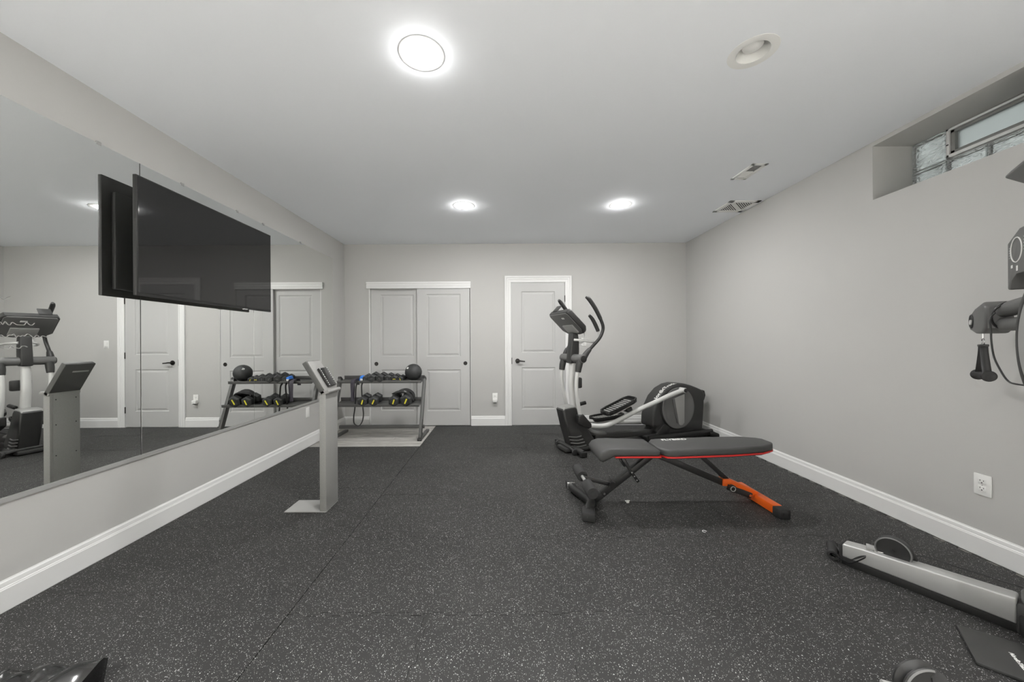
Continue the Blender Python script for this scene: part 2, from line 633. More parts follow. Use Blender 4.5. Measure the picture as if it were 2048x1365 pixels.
for ci in range(8):
    off = 1.70 if ci < 2 else 1.565
    rows = []
    k = -7
    while off + k * 0.61 < YB:
        y0, y1 = off + k * 0.61, off + (k + 1) * 0.61
        top = PY if ci < 2 else YB - 0.02
        y0c, y1c = max(y0, RY), min(y1, top)
        if y1c - y0c > 0.03:
            rows.append((y0c, y1c, y0c != y0, y1c != y1))
        k += 1
    for (y0, y1, cut0, cut1) in rows:
        x0, x1 = xb[ci], xb[ci + 1]
        g = 0.0022 if (ci == 2 and abs(y0 - 1.565) < .02) else 0.0010
        left_t = ci not in (0, 2)
        right_t = ci not in (1,)
        g2 = 0.0026 if ci in (1, 2) else 0.0010
        pts = []
        pts += edge(x0 + (g2 if not left_t else 0), x1 - (g2 if not right_t else 0), y0, True, not cut0, g)[:-1]
        pts += edge(y0 + g, y1 - g, x1, False, right_t, -0.0007 if right_t else -g2)[:-1]
        pts += edge(x1 - (g2 if not right_t else 0), x0 + (g2 if not left_t else 0), y1, True, not cut1, -g)[:-1]
        pts += edge(y1 - g, y0 + g, x0, False, left_t, 0.0007 if left_t else g2)[:-1]
        dz = rng.uniform(-0.0008, 0.0)
        t = B()
        n = len(pts)
        vs = [(x, y, dz) for x, y in pts] + [(x, y, -0.012) for x, y in pts]
        t.quads(vs, [tuple(range(n))] + [(i, (i + 1) % n, n + (i + 1) % n, n + i) for i in range(n)])
        bmesh.ops.triangulate(t.bm, faces=[f for f in t.bm.faces if len(f.verts) > 4])
        t.build('rubber_tile', 'tile', floor, ang=5)
y = PY + 0.004
k = 0
while y < YB - 0.01:
    y1 = min(y + 0.148, YB + 0.1)
    brk = -1.72 if k % 2 else -1.35
    for (x0, x1) in ((XL + 0.016, brk), (brk, -0.949)):
        B().bb(x0 + 0.0008, x1 - 0.0008, y + 0.0015, y1 - 0.0015, -0.012, -0.0045, 0.0008).build('plank', 'plank', floor)
    y = y1
    k += 1

y = RY - 0.004  # unseen plank field, added as a light bounce for the ceiling
k = 0
while y > YF + 0.01:
    y0 = max(y - 0.148, YF)
    brk = [-1.3, 0.5, -0.4, 1.4][k % 4]
    for (x0, x1) in ((XL + 0.016, brk), (brk, XR - 0.016)):
        B().bb(x0 + 0.0008, x1 - 0.0008, y0 + 0.0015, y - 0.0015, -0.012, -0.0045, 0.0008).build('plank', 'plank', floor)
    y = y0
    k += 1

# ---- baseboards
def baseboard(name, a, b_, side):
    prof = [(0, 0), (0.0155, 0), (0.0155, 0.098), (0.013, 0.103), (0.013, 0.106), (0.0105, 0.109), (0.0095, 0.124), (0.0085, 0.129), (0.004, 0.133), (0.003, 0.138), (0, 0.138)]
    bb = B()
    if side == 'L':
        bb.prism([(XL + t, z) for t, z in prof], a, b_, 'Y')
    elif side == 'R':
        bb.prism([(XR - t, z) for t, z in prof], a, b_, 'Y')
    elif side == 'F':
        bb.prism([(YF + t, z) for t, z in prof], a, b_, 'X')
    else:
        bb.prism([(YB - t, z) for t, z in prof], a, b_, 'X')
    return struct(bb.build(name, 'trim', ang=20))
baseboard('baseboard_left', YF, YB, 'L')
baseboard('baseboard_right', YF, YB, 'R')
baseboard('baseboard_front', XL, XR, 'F')
baseboard('baseboard_back', XL, -1.893, 'B')
baseboard('baseboard_back', -0.434, 0.05, 'B')
baseboard('baseboard_back', 1.002, XR, 'B')

# ---- panel doors (local: x across, front at y=0 facing -y, z up)
def door_slab(w, h, th, panels):
    xs_ = sorted({0, w, *[p for q in panels for p in (q[0], q[1])]})
    zs_ = sorted({0, h, *[p for q in panels for p in (q[2], q[3])]})
    vs, fs = [], []
    for z in zs_:
        for x in xs_:
            vs.append((x, 0, z))
    n = len(xs_)
    for j in range(len(zs_) - 1):
        for i in range(n - 1):
            xm, zm = (xs_[i] + xs_[i + 1]) / 2, (zs_[j] + zs_[j + 1]) / 2
            if any(q[0] < xm < q[1] and q[2] < zm < q[3] for q in panels):
                continue
            fs.append((j * n + i, j * n + i + 1, (j + 1) * n + i + 1, (j + 1) * n + i))
    b_ = B().quads(vs, fs)
    b_.quads([(0, 0, 0), (w, 0, 0), (w, th, 0), (0, th, 0), (0, 0, h), (w, 0, h), (w, th, h), (0, th, h)],
             [(0, 1, 2, 3), (4, 5, 6, 7), (0, 3, 7, 4), (1, 2, 6, 5), (3, 2, 6, 7)])
    return b_
def door_panel(q):
    x0, x1, z0, z1 = q
    rings = [(0, 0), (0.007, 0.008), (0.020, 0.009), (0.042, 0.002)]
    vs, fs = [], []
    for ins, dep in rings:
        vs += [(x0 + ins, dep, z0 + ins), (x1 - ins, dep, z0 + ins), (x1 - ins, dep, z1 - ins), (x0 + ins, dep, z1 - ins)]
    for r in range(len(rings) - 1):
        for k in range(4):
            fs.append((r * 4 + k, r * 4 + (k + 1) % 4, (r + 1) * 4 + (k + 1) % 4, (r + 1) * 4 + k))
    fs.append(tuple(range(len(vs) - 4, len(vs))))
    return B().quads(vs, fs)
def panel_door(name, x, y, w, h, panels, label):
    r = sempty(name, (x, y, 0.006), label, 'door')
    door_slab(w, h, 0.034, panels).build('door_slab', 'door', r, ang=10)
    for q in panels:
        door_panel(q).build('door_panel', 'door', r, ang=10)
    return r

d1 = panel_door('door_1', DX0 + 0.006, YB - 0.004, 0.759, 2.032, [(0.140, 0.619, 1.030, 1.905), (0.140, 0.619, 0.222, 0.820)],
                'white two-panel hinged door with a dark lever handle')
lv = B().cyl((0.082, 0, 0.915), (0.082, -0.012, 0.915), 0.033, seg=28, bev=0.004).cyl((0.082, -0.010, 0.915), (0.082, -0.045, 0.915), 0.011)
lv.tube([(0.070, -0.045, 0.915), (0.10, -0.048, 0.917), (0.145, -0.046, 0.912), (0.185, -0.045, 0.908)], [0.011, 0.010, 0.0085, 0.008])
lv.build('lever_handle', 'knobb', d1)['label'] = 'dark bronze lever handle'
B().bb(-0.004, 0.006, -0.002, 0.01, 0.87, 0.96).build('latch_plate', 'knobb', d1)
for z in (0.24, 1.02, 1.80):
    B().cyl((0.762, -0.004, z - 0.045), (0.762, -0.004, z + 0.045), 0.006, seg=10).bb(0.757, 0.765, -0.003, 0.002, z - 0.045, z + 0.045).build('hinge', 'knobb', d1)
# casing
cs = sempty('trim_1', (0, 0, 0), 'white stepped casing around the hinged door', 'trim')
def casing_strip(name, kind):
    # profile: distance out from the opening, thickness off the wall
    prof_ = [(0.0, -0.02), (0.0, 0.012), (0.014, 0.014), (0.018, 0.010), (0.040, 0.011), (0.046, 0.016), (0.060, 0.016), (0.064, 0.013), (0.070, 0.020), (0.090, 0.022), (0.094, 0.018), (0.094, -0.02)]
    xl, xr, zt = 0.142, 0.910, 2.040
    ends = {'L': (lambda d: (xl - d, 0.0), lambda d: (xl - d, zt + d)), 'H': (lambda d: (xl - d, zt + d), lambda d: (xr + d, zt + d)), 'R': (lambda d: (xr + d, zt + d), lambda d: (xr + d, 0.0))}[kind]
    n = len(prof_)
    vs = [(ends[e](d)[0], YB - t_, ends[e](d)[1]) for e in (0, 1) for d, t_ in prof_]
    fs = [(i, i + 1, n + i + 1, n + i) for i in range(n - 1)] + [tuple(range(n)), tuple(range(n, 2 * n))]
    B().quads(vs, fs).build(name, 'trim', cs, ang=20)
casing_strip('side_casing', 'L')
casing_strip('side_casing', 'R')
casing_strip('head_casing', 'H')
B().bb(DX0, DX0 + 0.004, YB + .001, YB + .1, 0, DZ).bb(DX1 - 0.004, DX1, YB + .001, YB + .1, 0, DZ).bb(DX0, DX1, YB + .06, YB + .1, 0, DZ).build('jamb', 'trim', cs)

def finger_pull(x, z, parent):
    B().lathe([(0.0, -0.0008), (0.020, -0.0010), (0.022, -0.003), (0.026, -0.004), (0.028, -0.002), (0.028, 0.004)], T((x, 0.0, z), rx=-PI / 2)).build('finger_pull', 'knobb', parent)['label'] = 'round dark finger pull'
d2 = panel_door('door_2', -1.878, YB + 0.042, 0.70, 1.975, [(0.140, 0.615, 0.985, 1.875), (0.140, 0.615, 0.205, 0.795)],
                'white two-panel sliding closet door in the rear track, behind the dumbbell rack')
finger_pull(0.075, 0.880, d2)
d3 = panel_door('door_3', -1.205, YB - 0.002, 0.752, 1.975, [(0.135, 0.620, 0.985, 1.875), (0.135, 0.620, 0.205, 0.795)],
                'white two-panel sliding closet door in the front track')
finger_pull(0.688, 0.885, d3)
hd = sempty('trim_2', (0, 0, 0), 'white stepped head board over the sliding closet doors', 'trim')
B().bb(-1.924, -0.436, YB - 0.020, YB, 1.962, 2.057, 0.002).bb(-1.924, -0.436, YB - 0.026, YB - .01, 2.030, 2.057, 0.003).bb(-1.924, -0.436, YB - 0.024, YB - .01, 1.995, 2.015, 0.002).build('head_board', 'trim', hd, ang=20)
B().bb(-1.89, -0.437, YB + 0.0, YB + 0.1, 1.985, 2.0).build('slide_track', 'dark', hd)
B().bb(-1.89, -1.882, YB + 0.002, YB + 0.1, 0.0, 1.99).bb(-0.444, -0.437, YB + 0.002, YB + 0.1, 0.0, 1.99).build('side_jamb', 'trim', hd)

# ---- glass block window
win = sempty('window_1', (0, 0, 0), 'glass block window with a small vent in a deep high recess', 'window')
GX = XR + 0.274
cols = [(2.522, 2.331), (2.327, 2.136), (2.132, 1.941), (1.937, 1.764)]
rowsz = [(2.374, 2.563), (2.187, 2.366)]
def block(y1, y0, z0, z1):
    bb = B()
    c = ((y0 + y1) / 2, (z0 + z1) / 2)
    hy, hz = (y1 - y0) / 2, (z1 - z0) / 2
    vs, fs = [], []
    for ins, x in ((0.0, GX + 0.078), (0.0, GX + 0.004), (0.004, GX), (0.016, GX), (0.022, GX + 0.006), (0.030, GX + 0.002)):
        vs += [(x, c[0] - hy + ins, c[1] - hz + ins), (x, c[0] + hy - ins, c[1] - hz + ins), (x, c[0] + hy - ins, c[1] + hz - ins), (x, c[0] - hy + ins, c[1] + hz - ins)]
    for r in range(5):
        for k in range(4):
            fs.append((r * 4 + k, r * 4 + (k + 1) % 4, r * 4 + 4 + (k + 1) % 4, r * 4 + 4 + k))
    fs += [(0, 1, 2, 3), (20, 21, 22, 23)]
    bb.quads(vs, fs)
    o = bb.build('glass_block', 'glass', win)
    return o
block(*cols[0], *rowsz[0])
block(*cols[3], *rowsz[0])
for c in cols:
    block(*c, *rowsz[1])
bb = B()
for (ya, yb) in ((2.522, 2.527), (2.327, 2.331), (1.937, 1.941), (1.759, 1.764)):
    bb.bb(GX + 0.012, GX + 0.07, ya, yb, WZ0, WZ1)
for (ya, yb) in ((2.132, 2.136),):
    bb.bb(GX + 0.012, GX + 0.07, ya, yb, WZ0, 2.37)
bb.bb(GX + 0.012, GX + 0.07, 1.76, 2.526, 2.366, 2.374).bb(GX + 0.012, GX + 0.07, 1.76, 2.526, 2.563, 2.568)
bb.build('mortar_joint', 'lgrey', win)
# hopper vent
vb = B()
vy0, vy1, vz0, vz1 = 1.943, 2.326, 2.375, 2.563
for (a0, a1, c0, c1) in ((vy0, vy1, vz0, vz0 + 0.020), (vy0, vy1, vz1 - 0.014, vz1), (vy0, vy0 + 0.016, vz0, vz1), (vy1 - 0.016, vy1, vz0, vz1)):
    vb.bb(GX - 0.004, GX + 0.05, a0, a1, c0, c1, 0.002)
vb.build('vent_surround', 'trim', win)
vb = B()
a0, a1, c0, c1 = vy0 + .018, vy1 - .018, vz0 + .022, vz1 - .016
for (p0, p1, q0, q1) in ((a0, a1, c0, c0 + .018), (a0, a1, c1 - .018, c1), (a0, a0 + .022, c0, c1), (a1 - .022, a1, c0, c1)):
    vb.bb(GX + 0.004, GX + 0.045, p0, p1, q0, q1, 0.002)
vb.build('vent_frame', 'ventframe', win)
B().bb(GX + 0.024, GX + 0.030, a0 + .02, a1 - .02, c0 + .016, c1 - .016).build('vent_pane', 'frost', win)
B().bb(GX - 0.008, GX - 0.003, 2.312, 2.322, 2.455, 2.462).build('vent_latch', 'slot', win)

# ================================================================ CEILING FIXTURES
def can_light(x, y, lit, label, group=None):
    t = thing('recessed_light', label, 'ceiling light', (x, y, ZC), 0, group)
    B().lathe([(0.070, 0.004), (0.071, -0.0006), (0.078, -0.0014), (0.098, -0.0016), (0.107, -0.0010), (0.108, 0.0)], seg=48).build('trim_ring', 'plastic_white', t)
    B().lathe([(0.070, 0.0), (0.066, 0.03), (0.060, 0.075), (0.060, 0.11), (0.0, 0.11)], seg=48).build('baffle', 'plastic_white', t)
    if lit == 2:
        B().lathe([(0.058, 0.098), (0.050, 0.094), (0.0, 0.092)], seg=32).build('lamp_lens', 'fill_lamp', t)
    elif lit:
        B().lathe([(0.073, -0.001), (0.071, -0.005), (0.061, -0.0085), (0.045, -0.0105), (0.022, -0.0117), (0.0, -0.012)], seg=32).build('lamp_lens', 'lamp', t)
    else:
        B().lathe([(0.022, 0.11), (0.026, 0.085), (0.043, 0.055), (0.047, 0.040), (0.043, 0.028), (0.025, 0.020), (0.0, 0.018)], seg=32).build('bulb', 'plastic_white', t)
    return t
can_light(LX[0], LY[0], True, 'lit recessed ceiling light over the open floor between mirror and unlit can')
can_light(LX[0], LY[1], True, 'lit recessed ceiling light above the floor before the sliding closet')
can_light(LX[1], LY[1], True, 'lit recessed ceiling light above the elliptical machine')
can_light(LX[1], LY[0], False, 'unlit recessed ceiling can with its bulb showing')
for x in RX:  # unseen fill downlights, added to throw light off the planks onto the ceiling
    for y in RYS:
        can_light(x, y, 2, 'added unseen fill downlight set deep in its can behind the camera', 'added fill downlights behind the camera')

vt = thing('ceiling_vent', 'narrow white ceiling vent with two grey grille sections', 'air vent', (2.058, 2.953, ZC))
fr = B()
for (x0, x1, y0, y1) in ((-.064, .064, -.137, -.112), (-.064, .064, .112, .137), (-.064, -.036, -.137, .137), (.036, .064, -.137, .137), (-.04, .04, -.006, .006)):
    fr.bb(x0, x1, y0, y1, -0.008, 0.0, 0.002)
fr.build('frame', 'plastic_white', vt)
B().bb(-.038, .038, -.114, .114, -0.0012, 0.0).build('shade_backing', 'slot', vt)  # dark plate, the shade of the duct opening put into its colour
for k in range(16):
    yy = -.104 + (k if k < 8 else k + 0.9) * 0.0125
    tilt = 0.5 if k < 8 else -0.6
    B().box((0, 0, 0), (0.076, 0.0075, 0.0012)).build('slat', 'plastic_white', vt, loc=(0, yy, -0.0042), rot=(tilt, 0, 0))

rg = thing('ceiling_register', 'square white ceiling register with angled louvres beside the wall', 'air vent', (2.455, 3.715, ZC))
fr = B()
for (x0, x1, y0, y1) in ((-.155, .155, -.155, -.110), (-.155, .155, .110, .155), (-.155, -.11, -.155, .155), (.11, .155, -.155, .155)):
    fr.bb(x0, x1, y0, y1, -0.009, 0.0, 0.002)
fr.build('frame', 'plastic_white', rg)
B().bb(-.112, .112, -.112, .112, -0.0012, 0.0).build('shade_backing', 'slot', rg)  # dark plate painted as the shaded opening above the louvres
for k in range(-8, 9):
    off = k * 0.0172
    ln = 2 * (0.11 * math.sqrt(2) - abs(off)) - 0.010
    B().box((0, 0, 0), (ln, 0.026 if k == 0 else 0.0080, 0.0012)).build('louvre', 'plastic_white', rg, loc=(-off * 0.7071, off * 0.7071, -0.0050), rot=(0.0, 0, PI / 4))

# ================================================================ WALL PLATES
def outlet(name, label, loc, rotz, kind='duplex', group=None):
    """front faces local -y"""
    t = thing(name, label, 'outlet' if kind != 'switch' else 'switch', loc, rotz, group)
    B().box((0, -0.003, 0), (0.072, 0.006, 0.116), 0.0025).build('cover_plate', 'plastic_white', t)
    if kind == 'switch':
        B().box((0, -0.008, 0), (0.032, 0.006, 0.066), 0.002).build('rocker', 'plastic_white', t)
    elif kind == 'duplex':
        for dz in (-0.020, 0.020):
            r = B().box((0, -0.0068, dz), (0.033, 0.003, 0.029), 0.0013).build('receptacle', 'plastic_white', t)
            B().bb(-0.0085, -0.0060, -0.0088, -0.0075, dz + 0.001, dz + 0.009).bb(0.0060, 0.0085, -0.0088, -0.0075, dz + 0.001, dz + 0.008).cyl((0, -0.0088, dz - 0.007), (0, -0.0075, dz - 0.007), 0.003, seg=10).build('slot', 'slot', r)
        B().cyl((0, -0.0065, 0), (0, -0.0055, 0), 0.003, seg=10).build('screw', 'lgrey', t)
    return t
outlet('wall_outlet', 'white duplex outlet on the wall beside the cable trainer', (XR, 1.954, 0.393), -PI / 2)
t = outlet('wall_outlet', 'white outlet with a small plug-in device between the closet and the door', (-0.097, YB, 0.405), 0)
B().box((0, -0.026, -0.045), (0.060, 0.036, 0.052), 0.006).build('plug_in_device', 'plastic_white', t)
B().box((0, -0.026, -0.075), (0.040, 0.026, 0.010), 0.003).build('device_base', 'char', t)
outlet('wall_outlet', 'white outlet low in the corner behind the elliptical flywheel', (2.36, YB, 0.36), 0)
outlet('light_switch', 'white rocker switch beside the hinged door casing', (1.175, YB, 1.185), 0, 'switch')
outlet('wall_outlet', 'white blank plate under the mirror beside the dumbbell rack', (XL, 4.10, 0.395), PI / 2, 'blank')

# ================================================================ MIRROR + TV
mr = thing('wall_mirror', 'long frameless wall mirror in three glass panels', 'mirror', (XL, 2.7, 0.50))
MZ0, MZ1 = 0.0, 1.812
for (y0, y1, dx) in ((0.70, 2.2015, 0.0), (2.2045, 3.2105, 0.0005), (3.2115, 4.728, 0.0)):
    B().box((0.004 + dx, (y0 + y1) / 2 - 2.7, (MZ0 + MZ1) / 2), (0.006, y1 - y0, MZ1 - MZ0), 0.0012, seg=1).build('mirror_panel', 'mirror', mr, ang=20)
B().bb(0.0, 0.0078, 2.2015 - 2.7, 2.2050 - 2.7, MZ0 + .001, MZ1 - .001).build('seam_strip', 'slot', mr)
B().bb(0.0, 0.010, 0.701 - 2.7, 4.729 - 2.7, -0.0135, -0.001).bb(0.009, 0.012, 0.70 - 2.7, 4.73 - 2.7, -0.014, 0.008).build('bottom_channel', 'lgrey', mr)
for y in (1.98, 2.50, 3.02, 3.35, 3.42 + 0.55, 1.2):
    B().bb(0.0, 0.009, y - 2.7 - 0.012, y - 2.7 + 0.012, MZ1 - 0.010, MZ1 + 0.010, 0.002).build('mirror_clip', 'lgrey', mr)
# hand-lettered decal lines on the glass, not legible
dec = B()
rd = random.Random(11)
for (z, ya, yb_) in ((0.905, 1.55, 1.62), (0.790, 1.42, 1.71), (0.735, 1.42, 1.76), (0.680, 1.42, 1.68)):
    y = ya
    pts = []
    while y < yb_:
        pts.append((0.0085, y - 2.7, z + rd.uniform(-0.007, 0.009)))
        y += rd.uniform(0.006, 0.011)
    dec.tube(pts, 0.0013, seg=6, sub=3, flat=(1, 1))
dec.build('mirror_decal', 'decal', mr)['label'] = 'faded script decal'

tv = thing('television', 'large flat black television mounted in front of the mirror', 'television', (-2.12, 2.675, 1.832))
TW, TH = 1.208, 0.706
B().box((-0.012, 0, 0), (0.022, TW, TH), 0.003).build('bezel', 'blackp', tv)
B().box((0.0, 0, 0.004), (0.003, TW - 0.016, TH - 0.024), 0.0008, seg=1).build('screen', 'screen', tv, ang=15)
B().box((-0.035, 0, -0.02), (0.028, TW - 0.10, TH - 0.12), 0.010).box((-0.028, 0, -0.16), (0.040, TW - 0.30, 0.28), 0.010).build('rear_shell', 'tvback', tv)
B().box((-0.006, 0.28, -0.354), (0.012, 0.05, 0.008), 0.002).build('sensor_foot', 'chrome', tv)
wm = B()
wm.bb(-0.112, -0.100, -0.20, 0.20, -0.16, 0.16, 0.003)
wm.bb(-0.104, -0.048, -0.19, -0.15, -0.2, 0.2, 0.004).bb(-0.104, -0.048, 0.15, 0.19, -0.2, 0.2, 0.004)
wm.build('wall_mount', 'black', tv)

# ================================================================ KIOSK STAND
ks = thing('tablet_kiosk', 'grey speckled floor stand holding a tablet on its slanted head', 'stand', (-1.262, 2.595, 0))
B().box((-0.125, 0, 0.004), (0.295, 0.186, 0.008), 0.002).build('base_plate', 'lgrey', ks)
B().box((0, 0, 0.428), (0.046, 0.182, 0.845), 0.003).build('column', 'kiosk', ks)
B().box((-0.0255, 0, 0.428), (0.005, 0.150, 0.82), 0.001).build('back_panel', 'kiosk', ks)
for z in (0.12, 0.40, 0.62, 0.80):
    for yy in (-0.060, 0.060):
        B().cyl((-0.0295, yy, z), (-0.0275, yy, z), 0.004, seg=10).build('bolt', 'slot', ks)
hd_ = Matrix.Translation((-0.060, 0, 0.945)) @ Matrix.Rotation(math.radians(-31), 4, 'Y')
B().box((0, 0, 0), (0.036, 0.190, 0.262), 0.006, hd_).build('slanted_head', 'kioskd', ks)
B().box((0.0195, 0, 0.004), (0.004, 0.176, 0.240), 0.002, hd_).build('head_face', 'kiosk', ks)
B().prism([(-0.020, 0.825), (0.044, 0.838), (0.050, 0.850), (0.040, 0.862), (0.0, 0.858), (-0.024, 0.845)], -0.095, 0.095, 'Y', 0.004).build('tray_lip', 'kiosk', ks)
B().box((-0.0195, 0.02, 0.07), (0.003, 0.10, 0.012), 0.001, hd_).build('label_slot', 'lgrey', ks)
tb = thing('tablet_device', 'dark tablet with a bright rim leaning on the grey kiosk', 'tablet', (-1.262, 2.595, 0.86))
hd2 = Matrix.Translation((0, 0, -0.86)) @ hd_
B().box((0.032, 0.022, -0.020), (0.016, 0.112, 0.150), 0.004, hd2).build('tablet_body', 'blackp', tb)
B().box((0.041, 0.022, -0.020), (0.003, 0.108, 0.146), 0.001, hd2).build('tablet_glass', 'screen', tb)
for k in range(9):
    for yy in (-0.029, 0.073):
        B().box((0.043, yy, -0.086 + k * 0.0165), (0.004, 0.007, 0.011), 0.0015, hd2).build('rim_stud', 'chrome', tb)

# ================================================================ DUMBBELL RACK
RZ = -0.0045
rk = thing('dumbbell_rack', 'grey steel two-tier dumbbell rack in front of the sliding closet', 'rack', (-1.545, 4.55, RZ))
HW = 0.545
def rack_side(sx):
    x = sx * HW
    B().bar((x, -0.205, 0.03), (x, 0.065, 0.735), 0.036, 0.060, 0.004, up=(0, 1, 0)).build('upright', 'steel', rk)
    B().bar((x, -0.235, 0.016), (x, 0.245, 0.016), 0.045, 0.030, 0.003).build('foot', 'steel', rk)
    B().prism([(-0.19, 0.03), (-0.07, 0.03), (-0.155, 0.135)], x - 0.010, x + 0.010, 'X', 0.002).build('gusset', 'steel', rk)
    B().box((x, -0.235, 0.014), (0.052, 0.020, 0.036), 0.004).build('foot_cap', 'blackp', rk)
    B().bar((x, 0.055, 0.72), (x, 0.072, 0.745), 0.042, 0.066, 0.004, up=(0, 1, 0)).build('top_cap', 'blackp', rk)
    for (yy, zz) in ((-0.155, 0.24), (-0.182, 0.17)):
        B().cyl((x + sx * 0.016, yy, zz), (x + sx * 0.022, yy, zz), 0.006, seg=10).build('bolt', 'slot', rk)
rack_side(-1)
rack_side(1)
def shelf(yc, zc, tilt, dep, nm):
    m_ = T((0, yc, zc), rx=math.radians(tilt))
    bb = B()
    bb.box((0, 0, 0), (HW * 2 - 0.03, dep, 0.004), 0.0, m_)
    bb.box((0, -dep / 2, 0.010), (HW * 2 - 0.03, 0.006, 0.036), 0.002, m_)
    bb.box((0, dep / 2, 0.022), (HW * 2 - 0.03, 0.006, 0.050), 0.002, m_)
    bb.build(nm, 'steel', rk)
    return m_
mT = shelf(0.045, 0.705, 7, 0.215, 'shelf')
mM = shelf(-0.060, 0.430, 9, 0.215, 'shelf')
B().bar((-HW, 0.03, 0.115), (HW, 0.03, 0.115), 0.040, 0.040, 0.003).build('crossbar', 'steel', rk)

def dumbbell(hr, length, hl, label, group, m_shelf, x, roll, mark='bar'):
    """hex dumbbell lying front to back on a rack shelf; hr = half width of the head across flats"""
    t = thing('hex_dumbbell', label, 'dumbbell', group=group)
    R = hr / math.cos(PI / 6)
    prof = [(0, -hl / 2), (R * 0.72, -hl / 2), (R, -hl / 2 + hl * 0.18), (R, hl / 2 - hl * 0.18), (R * 0.80, hl / 2), (0, hl / 2)]
    for s in (-1, 1):
        mm = T((0, s * (length - hl) / 2, 0), rx=(PI / 2 if s < 0 else -PI / 2)) @ Matrix.Rotation(PI / 6, 4, 'Z')
        h = B().lathe([(r, -z) for r, z in prof], mm, seg=6).build('hex_head', 'rubberhex', t, ang=20)
        if s < 0 and mark:
            zf = -length / 2 - 0.0006
            m2 = T((0, 0, 0), ry=roll)
            if mark == 'bar':
                B().box((hr * 0.05, zf, 0), (hr * 0.26, 0.001, hr * 1.05), 0, m2).build('weight_mark', 'yellow', h)
                B().box((-hr * 0.38, zf, -hr * 0.05), (hr * 0.22, 0.001, hr * 0.55), 0, m2).build('weight_mark', 'char', h)
            elif mark == 'small':
                B().box((0, zf, 0), (hr * 0.20, 0.001, hr * 0.9), 0, m2).build('weight_mark', 'yellow', h)
            else:
                B().box((0, zf, 0), (hr * 0.18, 0.001, hr * 0.7), 0, m2).build('weight_mark', 'grey', h)
    B().tube([(0, -(length - hl) / 2, 0), (0, -length * .15, 0), (0, 0, 0), (0, length * .15, 0), (0, (length - hl) / 2, 0)], [hr * .26, hr * .29, hr * .33, hr * .29, hr * .26], seg=12, sub=3).build('handle', 'chrome', t)
    p = m_shelf @ Vector((x + 1.545 - 1.545, -0.018, 0.002 + hr))
    t.location = (rk.location.x + p.x, rk.location.y + p.y, RZ + p.z)
    t.rotation_euler = m_shelf.to_euler()
    return t
gT = 'hex dumbbells on the top shelf of the rack'
gM = 'hex dumbbells on the lower shelf of the rack'
# (x world, half width, length)
tops = [(-1.728, 0.040, 0.175, 'g', 'black hex dumbbell on the top shelf touching the blue wrap'),
        (-1.640, 0.050, 0.195, 'g', 'tallest black hex dumbbell on the top shelf, next to the one by the blue wrap'),
        (-1.538, 0.049, 0.195, 'g', 'black hex dumbbell on the top shelf, third from the blue wrap'),
        (-1.442, 0.045, 0.180, 'g', 'black hex dumbbell on the top shelf, fourth from the blue wrap'),
        (-1.358, 0.040, 0.165, 'small', 'small black hex dumbbell with flat yellow mark on the top shelf'),
        (-1.284, 0.034, 0.150, 'small', 'smallest black hex dumbbell with slanted yellow mark beside the ball')]
for i, (x, hr, ln, mk, lb) in enumerate(tops):
    dumbbell(hr, ln, ln * 0.34, lb, gT, mT, x + 1.545, [0.3, 1.4, -0.7, 0.0, PI / 2, -0.35][i], mk)
mids = [(-1.715, 0.056, 0.205, 'black hex dumbbell with yellow mark on the lower shelf, beside the hanging strap loop'),
        (-1.580, 0.057, 0.205, 'black hex dumbbell with yellow mark on the lower shelf, next to the strap-side one'),
        (-1.330, 0.060, 0.215, 'black hex dumbbell on the lower shelf under the edge of the black wraps'),
        (-1.180, 0.066, 0.215, 'largest black hex dumbbell on the lower shelf with black wraps lying on it')]
for i, (x, hr, ln, lb) in enumerate(mids):
    dumbbell(hr, ln, ln * 0.36, lb, gM, mM, x + 1.545, [0.35, 0.45, 0.35, 0.42][i], 'bar')

# medicine ball on the end of the top shelf
p = mT @ Vector((0.41, 0.0, 0.110))
bl = thing('medicine_ball', 'black rubber medicine ball with a small white emblem on the top shelf', 'ball', (rk.location.x + p.x, rk.location.y + p.y, RZ + p.z))
bb = B().sphere((0, 0, 0), 0.107, seg=40)
bb.build('ball', 'rubberhex', bl)
bb = B()
for k, (a, e) in enumerate(((-2.35, 0.60), (-2.22, 0.66), (-2.30, 0.50), (-2.15, 0.52))):
    bb.sphere((0.1065 * math.cos(a) * math.cos(e), 0.1065 * math.sin(a) * math.cos(e), 0.1065 * math.sin(e)), 0.008, seg=10, sc=(1, 1, 0.8))
bb.build('emblem', 'white', bl)
B().torus(0.1068, 0.0012, T(rx=0.5), seg=48, rs=6).build('seam', 'blackp', bl)

# black wrist wraps lying on the two right dumbbells
ww = thing('wrist_wraps', 'crumpled black wrist wraps lying across the lower-shelf dumbbells', 'wrist wraps', (-1.235, 4.46, 0.527))
bb = B()
bb.tube([(-0.13, -0.02, 0.025), (-0.07, -0.03, 0.045), (0.0, -0.03, 0.055), (0.06, -0.02, 0.035), (0.11, 0.0, -0.03), (0.12, 0.01, -0.08)], [0.012, 0.030, 0.036, 0.036, 0.030, 0.015], seg=12, flat=(1.5, 0.55))
bb.build('wrap', 'foam', ww)
B().tube([(-0.10, 0.06, 0.02), (-0.04, 0.05, 0.05), (0.03, 0.06, 0.060), (0.10, 0.07, 0.02), (0.13, 0.06, -0.06)], [0.018, 0.036, 0.040, 0.034, 0.018], seg=12, flat=(1.4, 0.6)).build('wrap', 'foam', ww)
B().box((0.015, -0.062, 0.068), (0.030, 0.004, 0.014), 0.002, T(ry=0.4)).build('wrap_tag', 'white', ww)

